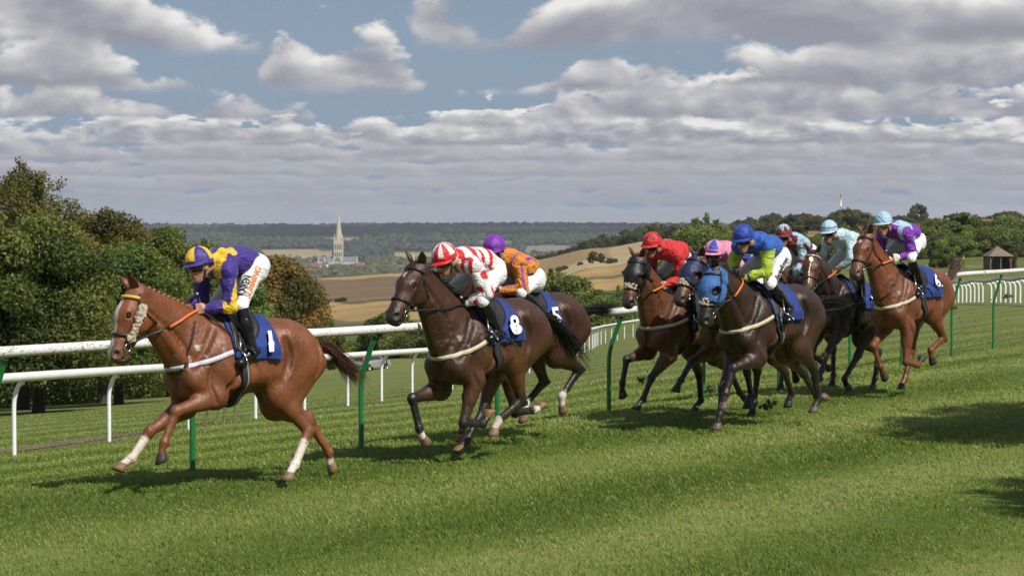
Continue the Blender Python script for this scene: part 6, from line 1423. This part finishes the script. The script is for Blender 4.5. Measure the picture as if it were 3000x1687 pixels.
def build_small():
    yel = simple('yellow_marker', (.75, .50, .01), .5)
    for px, d, hh, lb in ((1132, 213, 1.35, 'yellow-topped black marker post right of the silver car'), (2823, 330, 1.5, 'yellow golf flag post on the grass left of the hut')):
        x, y, z = at(px, d); root = empty('marker_post', (x, y, z)); tag(root, lb, 'marker post'); MB().tube([(0, 0, -.1), (0, 0, hh*.68)], .05, 6).build('post', M_BLACK, root); MB().box((0, 0, hh*.84), (.13, .1, hh*.34)).build('cap', yel, root, False)
    for k, (px, hh) in enumerate(((601, .30), (635, .42), (654, .40), (685, .46))):
        x, y, z = at(px, 43.5+k*.8); o = MB().tube([(0, 0, -.15), (.01, 0, hh*.5), (.03, 0, hh+.12)], .016, 5).build('wooden_stake', M_WOODG, None, loc=(x, y, z)); tag(o, ('leftmost', 'second from left', 'third from left', 'rightmost')[k]+' of four thin brown stakes under the leading horse belly', 'stake', 'brown stakes below the leader')
    # kicked-up turf
    soil = simple('soil', (.045, .028, .017), .95, .1, var=.4, vscale=30, bump=.8, bscale=40); rng = np.random.default_rng(9)
    for (px, py, d, r, lb) in ((2255, 1183, 29.0, .085, 'large brown divot of turf on the grass under the dark brown horse'), (2083, 1142, 30.2, .05, 'turf divot flying between the forelegs of the bay pair'), (1880, 1112, 29.2, .045, 'straw-green tuft flying behind the foreleg of the black-blinkered horse'), (2952, 868, 40, .05, 'grassy clod flying in the air at the far right over the white posts'), (2408, 1040, 31.8, .05, 'soil clod kicked up behind the dark brown horse hind legs'), (2795, 902, 38, .035, 'small green clod in front of a green post at the right')):
        X = (px-1500)/7083*d; Z = CAM_H-d*(py-670)/7083; Z = max(Z, .05); root = empty('turf_divot', (X, d, Z)); tag(root, lb, 'divot', 'divots kicked up by the horses')
        mb = MB()
        for _ in range(22): mb.ball(rng.normal(size=3)*r*np.array([.8, .5, .4]), r*rng.uniform(.10, .32)*np.array([1, .8, .7]), 6, 4)
        mb.v = [tuple(np.array(q)+rng.normal(size=3)*r*.07) for q in mb.v]
        mb.build('soil', soil, root, False)['kind'] = 'stuff'; V, F, C = [], [], []
        for k in range(120):
            p = rng.normal(size=3)*r*np.array([.8, .5, .4]); q = p+nrm(rng.normal(size=3)+np.array([0, 0, .4]))*r*rng.uniform(.5, 1.5); s = nrm(rng.normal(size=3))*.0035
            V += [p-s, p+s, q]; F.append((3*k, 3*k+1, 3*k+2)); c = np.array([.12, .14, .03]) if rng.random() < .6 else np.array([.30, .24, .10]); C += [c]*3
        me = fastmesh('grass_blades', V, F); setcol(me, C); link('grass_blades', me, M_BLADE, root, False)
    V, F = [], []; rng = np.random.default_rng(10)
    base = np.array([(0, 0, 1), (.94, 0, -.33), (-.47, .82, -.33), (-.47, -.82, -.33)])
    for (px, py, d, spx, spy, n, s0) in ((2870, 900, 38, 95, 80, 90, .009), (2760, 1000, 36, 90, 90, 50, .008), (2420, 1100, 31, 45, 40, 40, .010), (2110, 1090, 30, 50, 50, 26, .008), (1960, 1080, 30, 90, 60, 26, .007), (1680, 1060, 27, 70, 60, 18, .006), (2250, 1130, 29, 60, 30, 24, .010), (2880, 700, 40, 90, 120, 12, .008)):
        for _ in range(n):
            a = px+rng.normal()*spx; b_ = py+rng.normal()*spy; dd = d+rng.normal()*1.2; Z = CAM_H-dd*(b_-670)/7083
            if Z < .03: continue
            k = len(V); V.extend(np.array([(a-1500)/7083*dd, dd, Z])+base[:, [1, 0, 2]]*rng.uniform(.5, 1.6, size=3)*s0*rng.uniform(.5, 1.6)); F += [(k, k+1, k+2), (k, k+2, k+3), (k, k+3, k+1), (k+1, k+3, k+2)]
    tag(link('soil_crumbs', fastmesh('soil_crumbs', V, F), soil, None, False), 'dark crumbs of soil thrown up behind the field', 'soil', kind='stuff')
def mat_blade():
    m, N = mat_new('grass_blade'); c = N.n('ShaderNodeVertexColor', layer_name='Col').outputs[0]
    d = N.n('ShaderNodeBsdfPrincipled', {'Base Color': c, 'Roughness': .5, 'Specular IOR Level': .3}); t = N.n('ShaderNodeBsdfTranslucent', {'Color': c}); mx = N.n('ShaderNodeMixShader', {0: .38, 1: d.outputs[0], 2: t.outputs[0]}); finish(N, mx.outputs[0]); return m
M_BLADE = mat_blade(); build_small()
def build_grass():
    rng = np.random.default_rng(11); PX, PY = [], []
    for (d0, d1, dens) in ((14.5, 18, 1900), (18, 22, 1500), (22, 28, 950), (28, 36, 520), (36, 50, 240), (50, 75, 70)):
        hw = d1*1560/7083+.3; n = int((d1-d0)*2*hw*dens); x = rng.uniform(-hw, hw, n); y = rng.uniform(d0, d1, n); m = np.abs(x) < y*1560/7083+.3; PX.append(x[m]); PY.append(y[m])
    X = np.concatenate(PX); Y = np.concatenate(PY); ex, ey = X+7.25, Y-40.3; bare = ((ex*.2+ey*.98)*.10)**2+((ex*.98-ey*.2)*.55)**2 < .30*rng.random(len(X))*1.4; X, Y = X[~bare], Y[~bare]; n = len(X); Z = ground(X, Y)
    P2 = np.c_[X, Y, 0*X]; u = X*math.cos(1.05)+Y*math.sin(1.05); v = -X*math.sin(1.05)+Y*math.cos(1.05)   # along / across the course
    band = vnoise(np.c_[u*.12, v*.9, 0*u], 1.5, 5)+.6*vnoise(np.c_[u*.4, v*1.6, 0*u], 2.2, 7); patch = vnoise(P2, 2.8, 6)
    sc = np.clip(Y/17, .9, 3.2); h = (.010+.015*rng.random(n))*(1+.3*patch)*np.clip(sc, 1, 1.5); w = .0022*sc*rng.uniform(.7, 1.5, n)
    ang = rng.random(n)*6.283; lean = rng.uniform(.3, 1.3, n)*h; la = rng.normal(2.6, 1.2, n)
    bx, by = np.cos(ang)*w, np.sin(ang)*w; lx, ly = np.cos(la)*lean, np.sin(la)*lean
    V = np.stack([np.c_[X-bx, Y-by, Z-.006], np.c_[X+bx, Y+by, Z-.006], np.c_[X+lx*.4+bx*.7, Y+ly*.4+by*.7, Z+h*.65], np.c_[X+lx, Y+ly, Z+h]], 1).reshape(-1, 3)
    F = np.arange(4*n).reshape(-1, 4)
    stripe = np.cos((Y*.54-X*.84-8.7+.5*vnoise(P2, .7, 9))*1.963)
    t = np.clip(.44+.14*band+.19*stripe+.08*patch+.20*rng.normal(size=n), 0, 1); stops = np.array([[.082, .138, .012], [.158, .236, .027], [.258, .325, .066], [.42, .455, .18]]); q = t*3; j = np.clip(q.astype(int), 0, 2); f = (q-j)[:, None]
    c = stops[j]*(1-f)+stops[j+1]*f; straw = rng.random(n) < .05+.05*(patch > .2); c[straw] = np.array([.34, .28, .13])
    me = fastmesh('grass', V, F); setcol(me, np.repeat(c, 4, 0)); o = link('grass', me, M_BLADE, None, False); tag(o, 'short mown turf grass covering the track', 'grass', kind='stuff')
    # yellow flowers in the rough edge beside the white rail
    V, F = [], []
    for k in range(60):
        x = -8+rng.random()*6; y = 26+rng.random()*14+(x+8)*.4; z = gz(x, y)+.06; r = .014
        if (x-RAIL_A[0])*RAIL_N[0]+(y-RAIL_A[1])*RAIL_N[1] < 3: continue
        b = len(V); V += [(x-r, y, z), (x, y-r, z+.004), (x+r, y, z), (x, y+r, z+.006)]; F.append((b, b+1, b+2, b+3))
    tag(link('wild_flowers', fastmesh('wild_flowers', V, F), simple('yellow_petals', (.7, .45, .01), .6), None, False), 'tiny yellow flowers in the rough grass at the left', 'flowers', kind='stuff')
build_grass()
# ---------------------------------------------------------------- horses and riders
for i in POSE: build_horse(i)
for i in POSE: build_rider(i)
def build_whips():
    for i, k, tip, butt, lb in ((1, 'L', (.10, .36, 1.28), (.03, .0, .13), 'thin black riding whip held by the leading jockey in purple and yellow'), (2, 'L', (.04, .40, 1.22), (.05, 0, .08), 'black padded whip held by the jockey in red and white'), (9, 'L', (-.05, .38, 1.33), (.14, -.05, .10), 'black whip held by the jockey in purple and pale blue'), (7, 'L', (.35, .2, 1.45), (.06, 0, .12), 'whip in the hand of the jockey in maroon')):
        W = RIDER[i]; h = np.array(W['ha'+k]); b = h+np.array(butt); t = np.array(tip); root = empty('riding_whip'); root.matrix_world = horse_matrix(POSE[i]); tag(root, lb, 'whip', 'whips carried by jockeys')
        P = [b, h, h+(t-h)*.5, t]; MB().tube(P, [.010, .009, .007, .006], 6).build('shaft', M_BLACK, root); MB().ball(b, .014, 8, 6).build('knob', M_FLEECE, root); MB().tube([h+(t-h)*.86, t, t+(t-h)*.05], [.012, .012, .008], 6).build('padded_tip', M_LEATHER, root)
build_whips()
# ---------------------------------------------------------------- clouds overhead whose shade darkens the far ridge
def build_clouds():
    white = simple('cloud', (.85, .85, .86), 1.0, 0.)
    for j, (x0, x1, y0, y1, z, lb) in enumerate(((-1500, 2100, 6250, 8600, 1350, 'broad cumulus high over the far ridge, above the top of the picture'),)):
        rng = np.random.default_rng(60+j); pts = []
        for _ in range(150):
            w = rng.uniform(260, 520); pts.append((rng.uniform(x0, x1), rng.uniform(y0, y1), z+rng.uniform(-20, 160), w, w*rng.uniform(.35, .6)))
        o = wood_mass('cloud', lb, pts, white, 70+j, 2); tag(o, lb, 'cloud', kind='stuff'); smooth(o.data)
build_clouds()
# ---------------------------------------------------------------- air
def build_haze():
    mb = MB().box((0, 0, 20), (32000, 32000, 230)); m = bpy.data.materials.new('haze'); m.use_nodes = True; N = NT(m.node_tree)
    v = N.n('ShaderNodeVolumePrincipled', {'Color': (.80, .88, 1.0, 1), 'Density': HAZE, 'Anisotropy': 0.0}); N.n('ShaderNodeOutputMaterial', {1: v.outputs[0]})
    o = mb.build('haze', m, None, False); tag(o, 'faint blue haze in the air over the valley', 'haze', kind='stuff')
HAZE = 4.2e-5
build_haze()
